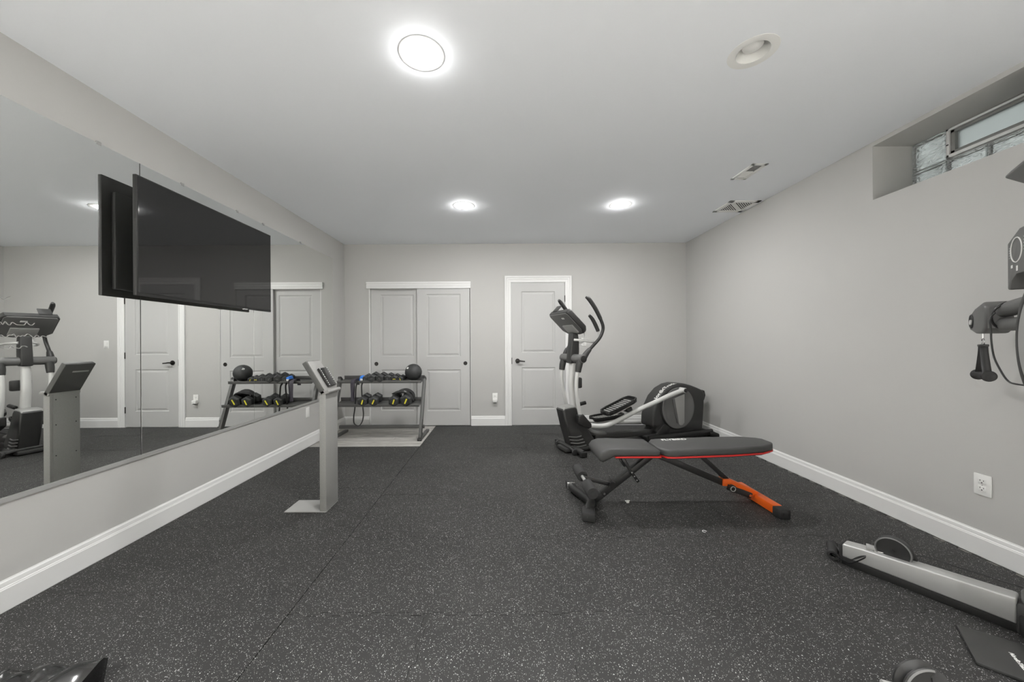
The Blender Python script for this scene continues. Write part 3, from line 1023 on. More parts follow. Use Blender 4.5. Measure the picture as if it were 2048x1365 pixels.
# bands hanging from the top shelf
bd = thing('resistance_band', 'flat purple-grey resistance band draped over the top shelf', 'band', (-1.855, 4.50, 0.70))
B().tube([(0.0, 0.09, -0.05), (0.0, 0.06, 0.030), (0, -0.04, 0.028), (0.0, -0.078, 0.0), (0.0, -0.082, -0.06), (0.004, -0.080, -0.15), (0.0, -0.080, -0.235)], 0.024, seg=10, flat=(0.10, 1.0)).build('band_strap', 'purple', bd)
B().tube([(0.038, 0.02, 0.03), (0.036, -0.06, 0.028), (0.034, -0.080, 0.0), (0.026, -0.083, -0.10), (0.018, -0.083, -0.2)], 0.012, seg=8, flat=(0.15, 1.0)).build('band_strap', 'purple', bd)
lp = thing('strap_loop', 'black strap loop hanging below the rack shelves', 'strap', (-1.81, 4.40, 0.35))
B().tube([(0.075, 0.035, 0.34), (0.078, 0.0, 0.30), (0.085, -0.005, 0.16), (0.092, 0.0, 0.04), (0.098, 0.0, -0.05), (0.080, 0.0, -0.14), (0.035, 0.0, -0.185), (-0.015, 0.0, -0.155), (-0.022, 0.0, -0.08), (-0.008, 0.0, 0.02), (0.0, 0.0, 0.12), (0.012, -0.005, 0.30), (0.020, 0.035, 0.345)], 0.013, seg=8, flat=(1.2, 0.42)).build('strap_webbing', 'black', lp)
p = mT @ Vector((-0.225, -0.06, 0.04))
bw = thing('blue_wrap', 'small bright blue foam wrap on the top shelf of the rack', 'foam wrap', (rk.location.x + p.x, rk.location.y + p.y, RZ + p.z))
B().box((0, 0, 0), (0.055, 0.09, 0.075), 0.014, T(rx=0.15, ry=0.25)).build('wrap_body', 'blue', bw)
B().box((0.004, -0.046, 0.0), (0.030, 0.003, 0.028), 0.001, T(rx=0.15, ry=0.25)).build('wrap_label', 'plastic_white', bw)

# ================================================================ WEIGHT BENCH  (x along the bench, y across; centre plane y = 2.64)
BY = 2.645
wb = thing('weight_bench', 'black adjustable weight bench with red piping and an orange rear foot', 'bench', (1.25, BY, 0))
X0 = 1.25
def bp(px, py):       # point in the centre plane
    return ((px - 1003) * 0.003708 - X0, 0.0, 1.195 - (py - 684) * 0.003708)
HWP = 0.155
# back pad
def pad(poly, z0, z1, m_top, m_side, m_pipe, nm, tilt, origin):
    m_ = Matrix.Translation(origin) @ Matrix.Rotation(tilt, 4, 'Y')
    B().prism(poly, z0, z1, 'Z', 0.016, m_, seg=3).build(nm, m_top, wb, ang=50)
    sm = [(x * 1.002, y * 1.006) for x, y in poly]
    B().prism(sm, z0 - 0.006, z0 + 0.004, 'Z', 0.0, m_).build(nm + '_piping', m_pipe, wb)
    B().prism([(x * .97, y * 0.9) for x, y in poly], z0 - 0.016, z0 - 0.004, 'Z', 0.0, m_).build(nm + '_board', 'black', wb)
backp = [(-0.425, -0.085), (-0.385, -0.145), (-0.34, -HWP), (0.05, -HWP), (0.30, -0.135), (0.400, -0.085), (0.428, -0.05), (0.428, 0.05), (0.400, 0.085), (0.30, 0.135), (0.05, HWP), (-0.34, HWP), (-0.385, 0.145), (-0.425, 0.085)]
pad(backp, -0.030, 0.022, 'vinyl', 'vinyl_shaded', 'red', 'back_pad', -math.radians(1.8), (1.545 - X0, 0, 0.417))
seatp = [(-0.19, -0.09), (-0.15, -0.135), (-0.10, -HWP), (0.08, -HWP), (0.16, -0.135), (0.200, -0.105), (0.200, 0.105), (0.16, 0.135), (0.08, HWP), (-0.10, HWP), (-0.15, 0.135), (-0.19, 0.09)]
# seat pad with a rolled front edge
prof = [(-0.235, 0.352), (-0.205, 0.342), (-0.165, 0.362), (-0.125, 0.382), (0.19, 0.384), (0.205, 0.398), (0.200, 0.418), (0.185, 0.428), (-0.10, 0.438), (-0.17, 0.436), (-0.215, 0.420), (-0.238, 0.390)]
so = (0.915 - X0)
B().prism([(x + so, z) for x, z in prof], -HWP, HWP, 'Y', 0.018, seg=3).build('seat_pad', 'vinyl', wb, ang=50)
B().bb(so - 0.12, so + 0.20, -HWP * 1.004, HWP * 1.004, 0.374, 0.384, 0.002).build('seat_pad_piping', 'red', wb)
B().bb(so - 0.11, so + 0.19, -0.13, 0.13, 0.364, 0.376).build('seat_pad_board', 'black', wb)
# printed name along the far edge of the back pad
tm = Matrix.Translation((1.545 - X0, 0, 0.417)) @ Matrix.Rotation(-math.radians(1.8), 4, 'Y') @ Matrix.Translation((-0.315, 0.088, 0.0224))
text_mesh('FLYBIRD', 0.052, 'printed_name', 'white', wb, tm, bold=0.0012)
# frame
def fr_(a, b_, w, h, nm='frame_tube', m='black', y=0.0, bev=0.003):
    a, b_ = Vector(a), Vector(b_)
    a.y += y
    b_.y += y
    return B().bar(a, b_, w, h, bev).build(nm, m, wb)
fr_(bp(1199, 992), bp(1306, 908), 0.05, 0.042, 'front_leg')
fr_(bp(1310, 910), bp(1442, 967), 0.05, 0.046, 'rear_tube')
fr_(bp(1394, 908), bp(1452, 962), 0.038, 0.030, 'back_strut')
fr_(bp(1238, 912), bp(1250, 932), 0.045, 0.040, 'seat_strut_sleeve')
ss = fr_(bp(1240, 915), bp(1271, 962), 0.028, 0.022, 'seat_strut', y=-0.035)
for k in range(3):
    c = Vector(bp(1258 + 5 * k, 943 + 7.5 * k))
    B().cyl((c.x, -0.0505, c.z), (c.x, -0.0485, c.z), 0.005, seg=10).build('adjust_hole', 'lgrey', wb)
# hinge
hx = Vector(bp(1311, 906))
B().cyl((hx.x, -0.075, hx.z), (hx.x, 0.075, hx.z), 0.020, seg=18).build('hinge_axle', 'black', wb)
B().cyl((hx.x + 0.02, -0.085, hx.z + 0.004), (hx.x + 0.02, -0.070, hx.z + 0.004), 0.009, seg=12).build('hinge_bolt', 'chrome', wb)
B().cyl((hx.x - 0.02, -0.080, hx.z - 0.012), (hx.x - 0.02, -0.070, hx.z - 0.012), 0.007, seg=12).build('hinge_bolt', 'chrome', wb)
B().box((hx.x, -0.066, hx.z - 0.004), (0.085, 0.006, 0.045), 0.002, None).build('hinge_plate', 'black', wb)
B().box((hx.x, 0.066, hx.z - 0.004), (0.085, 0.006, 0.045), 0.002, None).build('hinge_plate', 'black', wb)
# front foot (across)
fx = 0.585 - X0
B().tube([(fx - 0.030, 0.225, 0.034), (fx - 0.018, 0.12, 0.036), (fx + 0.02, 0.0, 0.042), (fx + 0.045, -0.10, 0.045), (fx + 0.020, -0.17, 0.042), (fx - 0.005, -0.235, 0.036)], 0.030, seg=14, flat=(1, 1)).build('front_foot_tube', 'black', wb)
B().box((fx - 0.036, 0.245, 0.032), (0.062, 0.075, 0.062), 0.010, None).build('foot_cap', 'rubber', wb)
B().box((0, 0, 0), (0.085, 0.120, 0.062), 0.012, T((fx - 0.004, -0.245, 0.031), rz=-0.22)).build('foot_cap', 'rubber', wb)
B().box((fx - 0.012, -0.301, 0.034), (0.030, 0.002, 0.016), 0.002).build('cap_plug', 'char', wb)
B().box((fx - 0.034, 0.203, 0.034), (0.064, 0.004, 0.064), 0.001).build('chrome_band', 'chrome', wb)
fr_(bp(1186, 1000), bp(1201, 990), 0.052, 0.046, 'foot_joint')
# foam rollers
rx_, rz_ = 0.600 - X0, 0.183
B().cyl((rx_, -0.27, rz_), (rx_, 0.19, rz_), 0.012, seg=12).build('roller_bar', 'lgrey', wb)
for (y0, y1) in ((-0.285, -0.125), (0.020, 0.185)):
    B().lathe([(0.012, y0), (0.036, y0), (0.040, y0 + 0.006), (0.040, y1 - 0.006), (0.036, y1), (0.012, y1)], T((rx_, 0, rz_), rx=-PI / 2), seg=24).build('foam_roller', 'foam', wb)
B().cyl((rx_, -0.287, rz_), (rx_, -0.283, rz_), 0.014, seg=14).build('roller_plug', 'slot', wb)
fr_((rx_, 0, rz_), bp(1222, 971), 0.034, 0.026, 'roller_arm')
jx = Vector(bp(1222, 970))
B().cyl((jx.x, -0.035, jx.z), (jx.x, 0.035, jx.z), 0.026, seg=18).build('roller_joint', 'black', wb)
B().cyl((jx.x - 0.01, 0.0, jx.z + 0.02), (jx.x - 0.014, 0.0, jx.z + 0.062), 0.006, seg=10).build('pull_pin', 'grey', wb)
B().cyl((Vector(bp(1205, 990)).x, -0.036, 0.075), (Vector(bp(1205, 990)).x, -0.030, 0.075), 0.008, seg=12).build('bolt', 'chrome', wb)
# rear foot
rfx = 1.885 - X0
br = Vector(bp(1448, 966))
B().box((br.x, 0, br.z), (0.060, 0.070, 0.050), 0.006, None).build('rear_bracket', 'orange', wb)
B().bar((br.x + 0.015, 0.0, br.z + 0.005), (rfx - 0.01, 0.0, 0.058), 0.062, 0.046, 0.006).build('rear_leg', 'orange', wb)
B().bar((rfx, -0.215, 0.034), (rfx, 0.205, 0.034), 0.062, 0.060, 0.008).build('rear_foot_tube', 'orange', wb)
B().box((rfx, -0.240, 0.031), (0.074, 0.075, 0.064), 0.010).build('foot_cap', 'rubber', wb)
B().box((rfx, -0.2785, 0.034), (0.034, 0.002, 0.020), 0.003).build('cap_plug', 'slot', wb)
B().box((rfx, 0.232, 0.031), (0.074, 0.075, 0.064), 0.010).build('foot_cap', 'rubber', wb)
B().bar((br.x - 0.005, -0.045, br.z - 0.025), (br.x + 0.165, -0.048, br.z - 0.088), 0.020, 0.040, 0.004).build('lock_lever', 'black', wb)
B().cyl((br.x + 0.02, -0.070, br.z - 0.030), (br.x + 0.02, -0.045, br.z - 0.030), 0.026, seg=22, bev=0.003).build('lock_knob', 'blackp', wb)
B().torus(0.017, 0.003, T((br.x + 0.02, -0.0705, br.z - 0.030), rx=PI / 2), seg=24, rs=8).build('knob_ring', 'lgrey', wb)
B().cyl((br.x + 0.15, -0.064, br.z - 0.082), (br.x + 0.15, -0.055, br.z - 0.082), 0.010, seg=14).build('bolt', 'chrome', wb)

# ================================================================ ELLIPTICAL  (x toward the flywheel, y toward the back wall)
el = thing('elliptical_trainer', 'grey and silver elliptical trainer standing before the hinged door', 'elliptical', (0.745, 3.906, 0), math.radians(20))
# front stabiliser
B().tube([(0, -0.27, 0.038), (0, -0.12, 0.045), (0, 0.12, 0.045), (0, 0.27, 0.038)], 0.030, seg=14).build('front_stabiliser', 'char', el)
for s in (-1, 1):
    B().box((0, s * 0.262, 0.030), (0.075, 0.050, 0.060), 0.012).build('stabiliser_cap', 'blackp', el)
B().tube([(-0.045, 0.20, 0.035), (-0.060, 0.10, 0.060), (-0.060, -0.08, 0.060), (-0.040, -0.17, 0.035)], 0.014, seg=10).build('transport_bar', 'char', el)
for s in (-1, 1):
    B().cyl((-0.050, s * 0.18 - 0.012, 0.036), (-0.050, s * 0.18 + 0.012, 0.036), 0.032, seg=18, bev=0.004).build('transport_wheel', 'rubber', el)
# front shroud
sh = [(-0.130, 0.455), (-0.110, 0.480), (0.020, 0.490), (0.060, 0.455), (0.120, 0.330), (0.190, 0.220), (0.270, 0.110), (0.275, 0.050), (0.10, 0.020), (-0.02, 0.060), (-0.080, 0.250)]
B().prism(sh, -0.085, 0.085, 'Y', 0.022, seg=3).build('front_shroud', 'char', el, ang=50)
B().prism([(-0.125, 0.456), (-0.110, 0.488), (0.015, 0.498), (0.050, 0.462), (-0.03, 0.474)], -0.080, 0.080, 'Y', 0.008).build('shroud_collar', 'lgrey', el, ang=50)
for k in range(4):
    z = 0.175 - k * 0.035
    B().tube([(-0.065 + k * 0.012, -0.083, z), (0.02 + k * 0.012, -0.091, z - 0.012), (0.09 + k * 0.02, -0.088, z - 0.006)], 0.006, seg=8).build('vent_ridge', 'grey', el)
B().box((0.07, 0, 0.030), (0.36, 0.20, 0.045), 0.015).build('front_base', 'char', el)
# main rail to the rear
B().tube([(0.16, 0, 0.260), (0.24, 0, 0.195), (0.33, 0, 0.155), (0.45, 0, 0.140)], 0.040, seg=14, flat=(1.0, 0.8)).build('rail_neck', 'grey', el)
B().bar((0.30, 0, 0.115), (1.20, 0, 0.105), 0.085, 0.065, 0.012).build('main_rail', 'char', el)
B().bar((0.95, -0.14, 0.065), (2.00, -0.13, 0.055), 0.05, 0.07, 0.015).build('rear_base_rail', 'blackp', el)
B().bar((0.95, 0.14, 0.065), (2.00, 0.13, 0.055), 0.05, 0.07, 0.015).build('rear_base_rail', 'blackp', el)
B().bar((1.93, -0.28, 0.035), (1.93, 0.24, 0.035), 0.07, 0.065, 0.015).build('rear_stabiliser', 'blackp', el)
# mast
B().tube([(0.045, 0, 0.470), (0.028, 0, 0.600), (0.018, 0, 0.720), (0.026, 0, 0.850), (0.040, 0, 0.980)], 0.040, seg=16, flat=(1.0, 0.85)).build('mast_tube', 'silver', el)
B().prism([(-0.020, 0.955), (0.085, 0.955), (0.100, 1.080), (0.100, 1.180), (0.088, 1.275), (0.010, 1.290), (0.002, 1.180), (-0.012, 1.080)], -0.045, 0.045, 'Y', 0.014, seg=3).build('upper_mast', 'char', el, ang=50)
B().cyl((0.038, -0.215, 1.010), (0.038, 0.215, 1.010), 0.046, seg=24, bev=0.008).build('pivot_axle', 'grey', el)
for s in (-1, 1):
    B().cyl((0.038, s * 0.215, 1.010), (0.038, s * 0.224, 1.010), 0.036, seg=20, bev=0.004).build('axle_cap', 'blackp', el)
B().box((0.075, -0.02, 0.745), (0.055, 0.15, 0.115), 0.014).build('bottle_holder', 'char', el)
B().cyl((0.06, -0.06, 0.505), (0.155, -0.075, 0.525), 0.020, seg=16, bev=0.004).build('height_knob', 'blackp', el)
# console
cm = Matrix.Translation((-0.010, 0, 1.405)) @ Matrix.Rotation(math.radians(43), 4, 'Y')
cp = [(-0.165, -0.185), (-0.135, -0.205), (0.10, -0.205), (0.155, -0.150), (0.170, -0.07), (0.170, 0.07), (0.155, 0.150), (0.10, 0.205), (-0.135, 0.205), (-0.165, 0.185)]
B().prism(cp, -0.032, 0.030, 'Z', 0.014, cm, seg=3).build('console_body', 'char', el, ang=50)
B().prism([(x * .93 - .004, y * .93) for x, y in cp], -0.040, -0.028, 'Z', 0.005, cm).build('console_back', 'grey', el)
B().prism([(x * .86, y * .86) for x, y in cp], 0.028, 0.034, 'Z', 0.002, cm).build('console_face', 'blackp', el)
B().box((-0.02, 0, 0.0350), (0.15, 0.23, 0.003), 0.001, cm).build('console_screen', 'screen', el)
B().box((-0.095, -0.05, -0.041), (0.022, 0.05, 0.004), 0.001, cm).build('console_label', 'white', el)
B().box((0.060, -0.02, -0.046), (0.115, 0.20, 0.020), 0.004, cm).build('console_bracket', 'lgrey', el)
B().box((0.02, -0.10, 0.046), (0.12, 0.05, 0.030), 0.012, cm).build('speaker_pod', 'char', el)
B().box((-0.165, 0.10, 0.055), (0.012, 0.10, 0.085), 0.004, cm).build('book_rest', 'char', el)
# fixed grips
for s in (-1, 1):
    B().tube([(0.03, s * 0.045, 1.212), (0.10, s * 0.10, 1.205), (0.18, s * 0.135, 1.192), (0.255, s * 0.135, 1.190), (0.290, s * 0.135, 1.250), (0.275, s * 0.135, 1.315)], 0.0135, seg=12).build('fixed_grip_tube', 'silver', el)
    B().tube([(0.278, s * 0.135, 1.305), (0.245, s * 0.135, 1.370), (0.205, s * 0.135, 1.435), (0.165, s * 0.135, 1.475)], [0.020, 0.021, 0.020, 0.015], seg=12).build('fixed_grip', 'char', el)
# moving arms, pedals, cranks
def arm(s, dx, dxl, ped, tip):
    y = s * 0.19
    B().tube([(0.055 + dx * .1, y, 1.02), (0.111 + dx * .3, y, 1.089), (0.174 + dx * .5, y, 1.147), (0.256 + dx * .7, y, 1.227), (0.294 + dx * .8, y, 1.297), (0.300 + dx, y, 1.361), (0.264 + dx, y, 1.447)], 0.017, seg=12).build('handlebar', 'blackp', el)
    B().tube([(0.270 + dx, y, 1.435), (0.203 + dx, y, 1.547), (0.128 + dx, y, 1.640), (0.094 + dx, y - s * 0.012, 1.667)], [0.020, 0.022, 0.022, 0.013], seg=12).build('handlebar_grip', 'char', el)
    B().tube([(0.045, y, 1.00), (0.09 + dx * .2, y, 1.065), (0.135 + dx * .4, y, 1.112)], [0.034, 0.030, 0.022], seg=12).build('arm_socket', 'char', el)
    B().tube([(0.030, s * 0.17, 1.00), (0.010, s * 0.17, 0.93), (0.000, s * 0.17, 0.870)], [0.036, 0.036, 0.030], seg=12).build('arm_socket', 'char', el)
    B().tube([(0.000, s * 0.17, 0.885), (-0.019 + dxl * .3, s * 0.17, 0.790), (-0.019 + dxl * .6, s * 0.17, 0.660), (0.004 + dxl * .9, s * 0.17, 0.501), (0.028 + dxl, s * 0.17, 0.400)], 0.021, seg=14).build('lower_arm', 'silver', el)
    B().prism([(-0.012 + dxl, 0.425), (0.050 + dxl, 0.425), (0.100 + dxl, 0.370), (0.146 + dxl, 0.320), (0.150 + dxl, 0.280), (0.110 + dxl, 0.270), (0.040 + dxl, 0.300), (-0.015 + dxl, 0.330)], s * 0.17 - 0.034, s * 0.17 + 0.034, 'Y', 0.014, seg=3).build('pivot_boot', 'blackp', el, ang=50)
    B().tube(ped, 0.025, seg=14, flat=(1.0, 1.05)).build('pedal_arm', 'silver', el)
arm(-1, 0.0, 0.0, [(0.120, -0.17, 0.300), (0.238, -0.17, 0.281), (0.334, -0.17, 0.279), (0.412, -0.17, 0.293), (0.532, -0.17, 0.329), (0.667, -0.17, 0.378), (0.841, -0.17, 0.436), (1.050, -0.17, 0.497), (1.243, -0.17, 0.558), (1.440, -0.17, 0.606)], 0)
arm(1, -0.125, 0.05, [(0.170, 0.17, 0.300), (0.290, 0.17, 0.270), (0.40, 0.17, 0.245), (0.55, 0.17, 0.225), (0.75, 0.17, 0.210), (1.00, 0.17, 0.190), (1.20, 0.17, 0.175), (1.40, 0.17, 0.165)], 0)
def pedal(y, x, z, tilt):
    m_ = Matrix.Translation((x, y, z)) @ Matrix.Rotation(-tilt, 4, 'Y')
    poly = [(-0.205, -0.045), (-0.185, -0.080), (-0.12, -0.092), (0.14, -0.092), (0.195, -0.075), (0.210, -0.045), (0.210, 0.045), (0.195, 0.075), (0.14, 0.092), (-0.12, 0.092), (-0.185, 0.080), (-0.205, 0.045)]
    pd = B().prism(poly, -0.012, 0.014, 'Z', 0.006, m_).build('pedal_plate', 'blackp', el, ang=50)
    rim_ = B()
    for i in range(len(poly)):
        a, b_ = poly[i], poly[(i + 1) % len(poly)]
        rim_.bar(m_ @ Vector((a[0], a[1], 0.020)), m_ @ Vector((b_[0], b_[1], 0.020)), 0.014, 0.034, 0.004)
    rim_.build('pedal_rim', 'blackp', pd)
    for k in range(9):
        B().box((-0.15 + k * 0.036, 0, 0.016), (0.016, 0.140, 0.007), 0.002, m_).build('tread_rib', 'lgrey', pd)
    B().box((0.0, -0.02, -0.030), (0.26, 0.06, 0.030), 0.006, m_).build('pedal_mount', 'silver', pd)
    B().box((0.08, -0.03, -0.058), (0.07, 0.08, 0.040), 0.006, m_).build('adjust_block', 'black', pd)
pedal(-0.115, 0.560, 0.458, math.radians(20))
pedal(0.19, 0.620, 0.272, math.radians(4))
# flywheel housing
hs = [(1.045, 0.180), (1.050, 0.300), (1.085, 0.420), (1.150, 0.530), (1.250, 0.618), (1.360, 0.664), (1.450, 0.678), (1.550, 0.672), (1.660, 0.645), (1.760, 0.610), (1.850, 0.575), (1.872, 0.530), (1.865, 0.400), (1.850, 0.210), (1.830, 0.060), (1.100, 0.060), (1.115, 0.175)]
B().prism(hs, -0.105, 0.105, 'Y', 0.030, seg=4).build('flywheel_housing', 'char', el, ang=50)
B().prism([(0.955, 0.085), (1.070, 0.085), (1.20, 0.20), (1.30, 0.22), (1.30, 0.04), (0.960, 0.04)], -0.115, 0.115, 'Y', 0.014).build('housing_foot', 'blackp', el, ang=50)
B().prism([(1.845, 0.580), (1.885, 0.565), (1.900, 0.510), (1.878, 0.450), (1.850, 0.440)], -0.090, 0.090, 'Y', 0.008).build('rear_grille', 'blackp', el)
for k in range(5):
    B().box((1.892 - abs(k - 2) * 0.004, 0, 0.465 + k * 0.024), (0.014, 0.16, 0.009), 0.002).build('grille_fin', 'grey', el)
# disc crank on each side
for s in (-1, 1):
    m_ = T((1.423, s * 0.105, 0.387), rx=(PI / 2 if s < 0 else -PI / 2))
    B().lathe([(0.262, 0.0), (0.262, 0.008), (0.252, 0.014), (0.0, 0.014)], m_, seg=56).build('disc_rim', 'blackp', el)
    dk = B().lathe([(0.248, 0.013), (0.246, 0.020), (0.215, 0.024), (0.205, 0.019), (0.0, 0.019)], m_, seg=56).build('crank_disc', 'disc', el)
    pn = [(-0.070, 0.120), (0.085, 0.165), (0.080, -0.180), (0.055, -0.205), (0.025, -0.210), (-0.005, -0.195)]
    if s > 0:
        pn = [(-x, y) for x, y in pn]
    B().prism(pn, 0.018, 0.030, 'Z', 0.005, m_ if s < 0 else m_).build('disc_panel', 'lgrey', dk)
    B().prism([(-0.100, 0.110), (-0.066, 0.125), (0.000, -0.190), (-0.030, -0.180)] if s < 0 else [(0.100, 0.110), (0.066, 0.125), (0.0, -0.190), (0.030, -0.180)], 0.018, 0.027, 'Z', 0.003, m_).build('disc_rib', 'grey', dk)
    cz = 0.606 if s < 0 else 0.165
    cx = 1.448 if s < 0 else 1.40
    B().cyl((cx, s * 0.12, cz), (cx, s * 0.200, cz), 0.030, seg=20, bev=0.004).build('crank_hub', 'silver', el)
    B().cyl((cx, s * 0.198, cz), (cx, s * 0.212, cz), 0.024, seg=20, bev=0.004).build('crank_cap', 'blackp', el)
# lettering that follows the curved top of the housing
def bend_top(co):
    pts = [Vector((x, z)) for x, z in hs[2:12]]
    s_ = co.x
    for i in range(len(pts) - 1):
        d = pts[i + 1] - pts[i]
        if s_ <= d.length or i == len(pts) - 2:
            q = pts[i] + d.normalized() * s_
            nrm = Vector((-d.y, d.x)).normalized()
            q = q + nrm * (0.0012 + co.z)
            return Vector((q.x, co.y, q.y))
        s_ -= d.length
tx = text_mesh('NordicTrack', 0.075, 'printed_name', 'white', el, Matrix.Translation((0, -0.085, 0)), bend=lambda c: bend_top(c + Vector((0.055, 0, 0))), ext=0.0006, bold=0.0015)

# ================================================================ CABLE TRAINER  (local x away from the user, y toward the far leg)
ct = thing('cable_trainer', 'black and silver cable trainer tower with splayed legs and a round disc', 'cable machine', (1.807, 1.392, 0), math.radians(-40.5))
def leg(tip, end, s=1, k=1.0):
    tip, end = Vector((*tip, 0)), Vector((*end, 0))
    d = (end - tip).normalized()
    n = Vector((-d.y, d.x, 0))
    L = (end - tip).length
    rot = math.atan2(d.y, d.x)
    m_ = Matrix.Translation(tip) @ Matrix.Rotation(rot, 4, 'Z')
    B().bb(0.03, L + 0.05, -0.032, 0.032, 0.0, 0.046, 0.004, m_).build('leg_base', 'blackp', ct)
    B().prism([(0.035, 0.042), (L - 0.01, 0.036), (L - 0.01, 0.142 * k), (0.10, 0.116 * k), (0.035, 0.108 * k)], -0.036, 0.036, 'Y', 0.007, m_, seg=3).build('leg_cover', 'alu', ct, ang=50)
    B().bb(0.020, 0.040, -0.034, 0.034, 0.02, 0.104, 0.006, m_).build('leg_cap', 'rubber', ct)
    # pulley
    c = m_ @ Vector((0.215, s * 0.012, 0.148))
    mw = Matrix.Translation(c) @ Matrix.Rotation(rot, 4, 'Z') @ Matrix.Rotation(PI / 2, 4, 'X')
    pw = B().lathe([(0, -0.020), (0.062, -0.020), (0.066, -0.016), (0.066, -0.012), (0.052, 0.0), (0.066, 0.012), (0.066, 0.016), (0.062, 0.020), (0, 0.020)], mw, seg=40).build('pulley_wheel', 'blackp', ct)
    B().lathe([(0.058, 0.0195), (0.060, 0.0225), (0.065, 0.0195)], mw, seg=40).build('pulley_rim', 'grey', pw)
    B().cyl(mw @ Vector((0, 0, -0.028)), mw @ Vector((0, 0, 0.028)), 0.008, seg=12).build('pulley_bolt', 'black', pw)
    B().prism([(0.235, 0.100), (0.292, 0.115), (0.285, 0.150), (0.262, 0.196), (0.235, 0.212), (0.222, 0.190)], s * 0.030 - 0.006, s * 0.030 + 0.012, 'Y', 0.004, m_).build('pulley_bracket', 'rubber', ct)
    B().cyl(m_ @ Vector((0.120, -s * 0.004, 0.126)), m_ @ Vector((0.160, s * 0.006, 0.128)), 0.016, 0.012, seg=16, bev=0.003).build('cable_stop', 'lgrey', ct)
    B().tube([m_ @ Vector((0.160, s * 0.006, 0.128)), m_ @ Vector((0.22, s * 0.010, 0.110)), m_ @ Vector((0.30, s * 0.05, 0.150)), m_ @ Vector((0.42, s * 0.052, 0.155)), m_ @ Vector((L, s * 0.052, 0.160))], 0.003, seg=8).build('cable', 'black', ct)
    B().lathe([(0.030, 0.10), (0.046, 0.105), (0.048, 0.165), (0.044, 0.172), (0.030, 0.168), (0.026, 0.12)], m_ @ T((L + 0.045, 0.0, 0.0)), seg=28).build('leg_collar', 'grey', ct)
    B().bb(L - 0.012, L + 0.16, -0.044, 0.044, 0.0, 0.125, 0.010, m_).build('leg_joint', 'char', ct)
    return m_
TP = (-0.349, 0.428)
m_far = leg(TP, (0.198, 0.249))
m_near = leg((-0.386, -0.713), (0.16, -0.290), -1, 0.66)
# foot plate
fp_ = [(0.0, -0.116), (0.0, 0.116), (0.34, 0.135), (0.34, -0.135)]
B().prism(fp_, 0.0, 0.012, 'Z', 0.004).build('foot_plate', 'char', ct)
text_mesh('NordicTrack', 0.017, 'printed_name', 'white', ct, Matrix.Translation((0.108, 0.030, 0.0122)) @ Matrix.Rotation(-PI / 2 + 0.1, 4, 'Z'), ext=0.0003, shear=0.2, bold=0.0006)
# base, column, shroud
B().prism([(0.18, -0.27), (0.18, 0.27), (0.46, 0.20), (0.62, 0.10), (0.62, -0.10), (0.46, -0.20)], 0.0, 0.09, 'Z', 0.015).build('tower_base', 'blackp', ct)
B().prism([(0.29, -0.12), (0.29, 0.12), (0.47, 0.095), (0.47, -0.095)], 0.08, 1.98, 'Z', 0.02, seg=3).build('tower_column', 'char', ct)
md = T((0.235, 0, 1.19), ry=-PI / 2)
B().lathe([(0.0, 0.0), (0.262, 0.0), (0.272, 0.008), (0.276, 0.024), (0.274, 0.038), (0.262, 0.047), (0.235, 0.049), (0.226, 0.046), (0.0, 0.040)], md, seg=64).build('disc_rim', 'blackp', ct)
B().lathe([(0.228, 0.040), (0.226, 0.049), (0.215, 0.053), (0.0, 0.055)], md, seg=64).build('disc_face', 'lgrey', ct)
B().cyl((0.24, 0, 1.19), (0.30, 0, 1.19), 0.10, seg=24).build('disc_mount', 'char', ct)
# console above the disc
B().prism([(-0.225, 1.395), (-0.205, 1.395), (-0.19, 1.428), (-0.15, 1.450), (0.15, 1.450), (0.19, 1.428), (0.205, 1.395), (0.225, 1.395), (0.225, 1.585), (0.12, 1.625), (-0.12, 1.625), (-0.225, 1.585)], 0.160, 0.29, 'X', 0.006).build('control_console', 'grey', ct, ang=40)
B().torus(0.048, 0.0022, T((0.1592, 0.140, 1.545), ry=PI / 2), seg=40, rs=6).build('console_ring', 'white', ct)
B().bb(0.159, 0.161, 0.175, 0.188, 1.478, 1.490).bb(0.159, 0.161, 0.130, 0.142, 1.462, 1.482).build('console_icon', 'white', ct)
bb = B()
for k in range(5):
    bb.bb(0.1592, 0.161, 0.197, 0.207, 1.520 + k * 0.010, 1.5225 + k * 0.010)
    bb.bb(0.1592, 0.161, 0.045, 0.080, 1.535 + k * 0.012, 1.538 + k * 0.012)
bb.build('console_marking', 'greyprint', ct)
B().cyl((0.19, 0.10, 1.425), (0.24, 0.10, 1.425), 0.055, seg=24, bev=0.004).build('dial', 'grey', ct)
# tilted screen on top
ms = Matrix.Translation((0.250, 0, 1.790)) @ Matrix.Rotation(math.radians(38), 4, 'Y')
B().box((0, 0, 0), (0.24, 0.40, 0.035), 0.008, ms).build('screen_tray', 'grey', ct)
B().box((-0.01, 0, 0.026), (0.21, 0.34, 0.014), 0.004, ms).build('display_panel', 'grey', ct)
B().bar((0.26, 0, 1.80), (0.40, 0, 1.85), 0.10, 0.06, 0.01).build('screen_arm', 'char', ct)
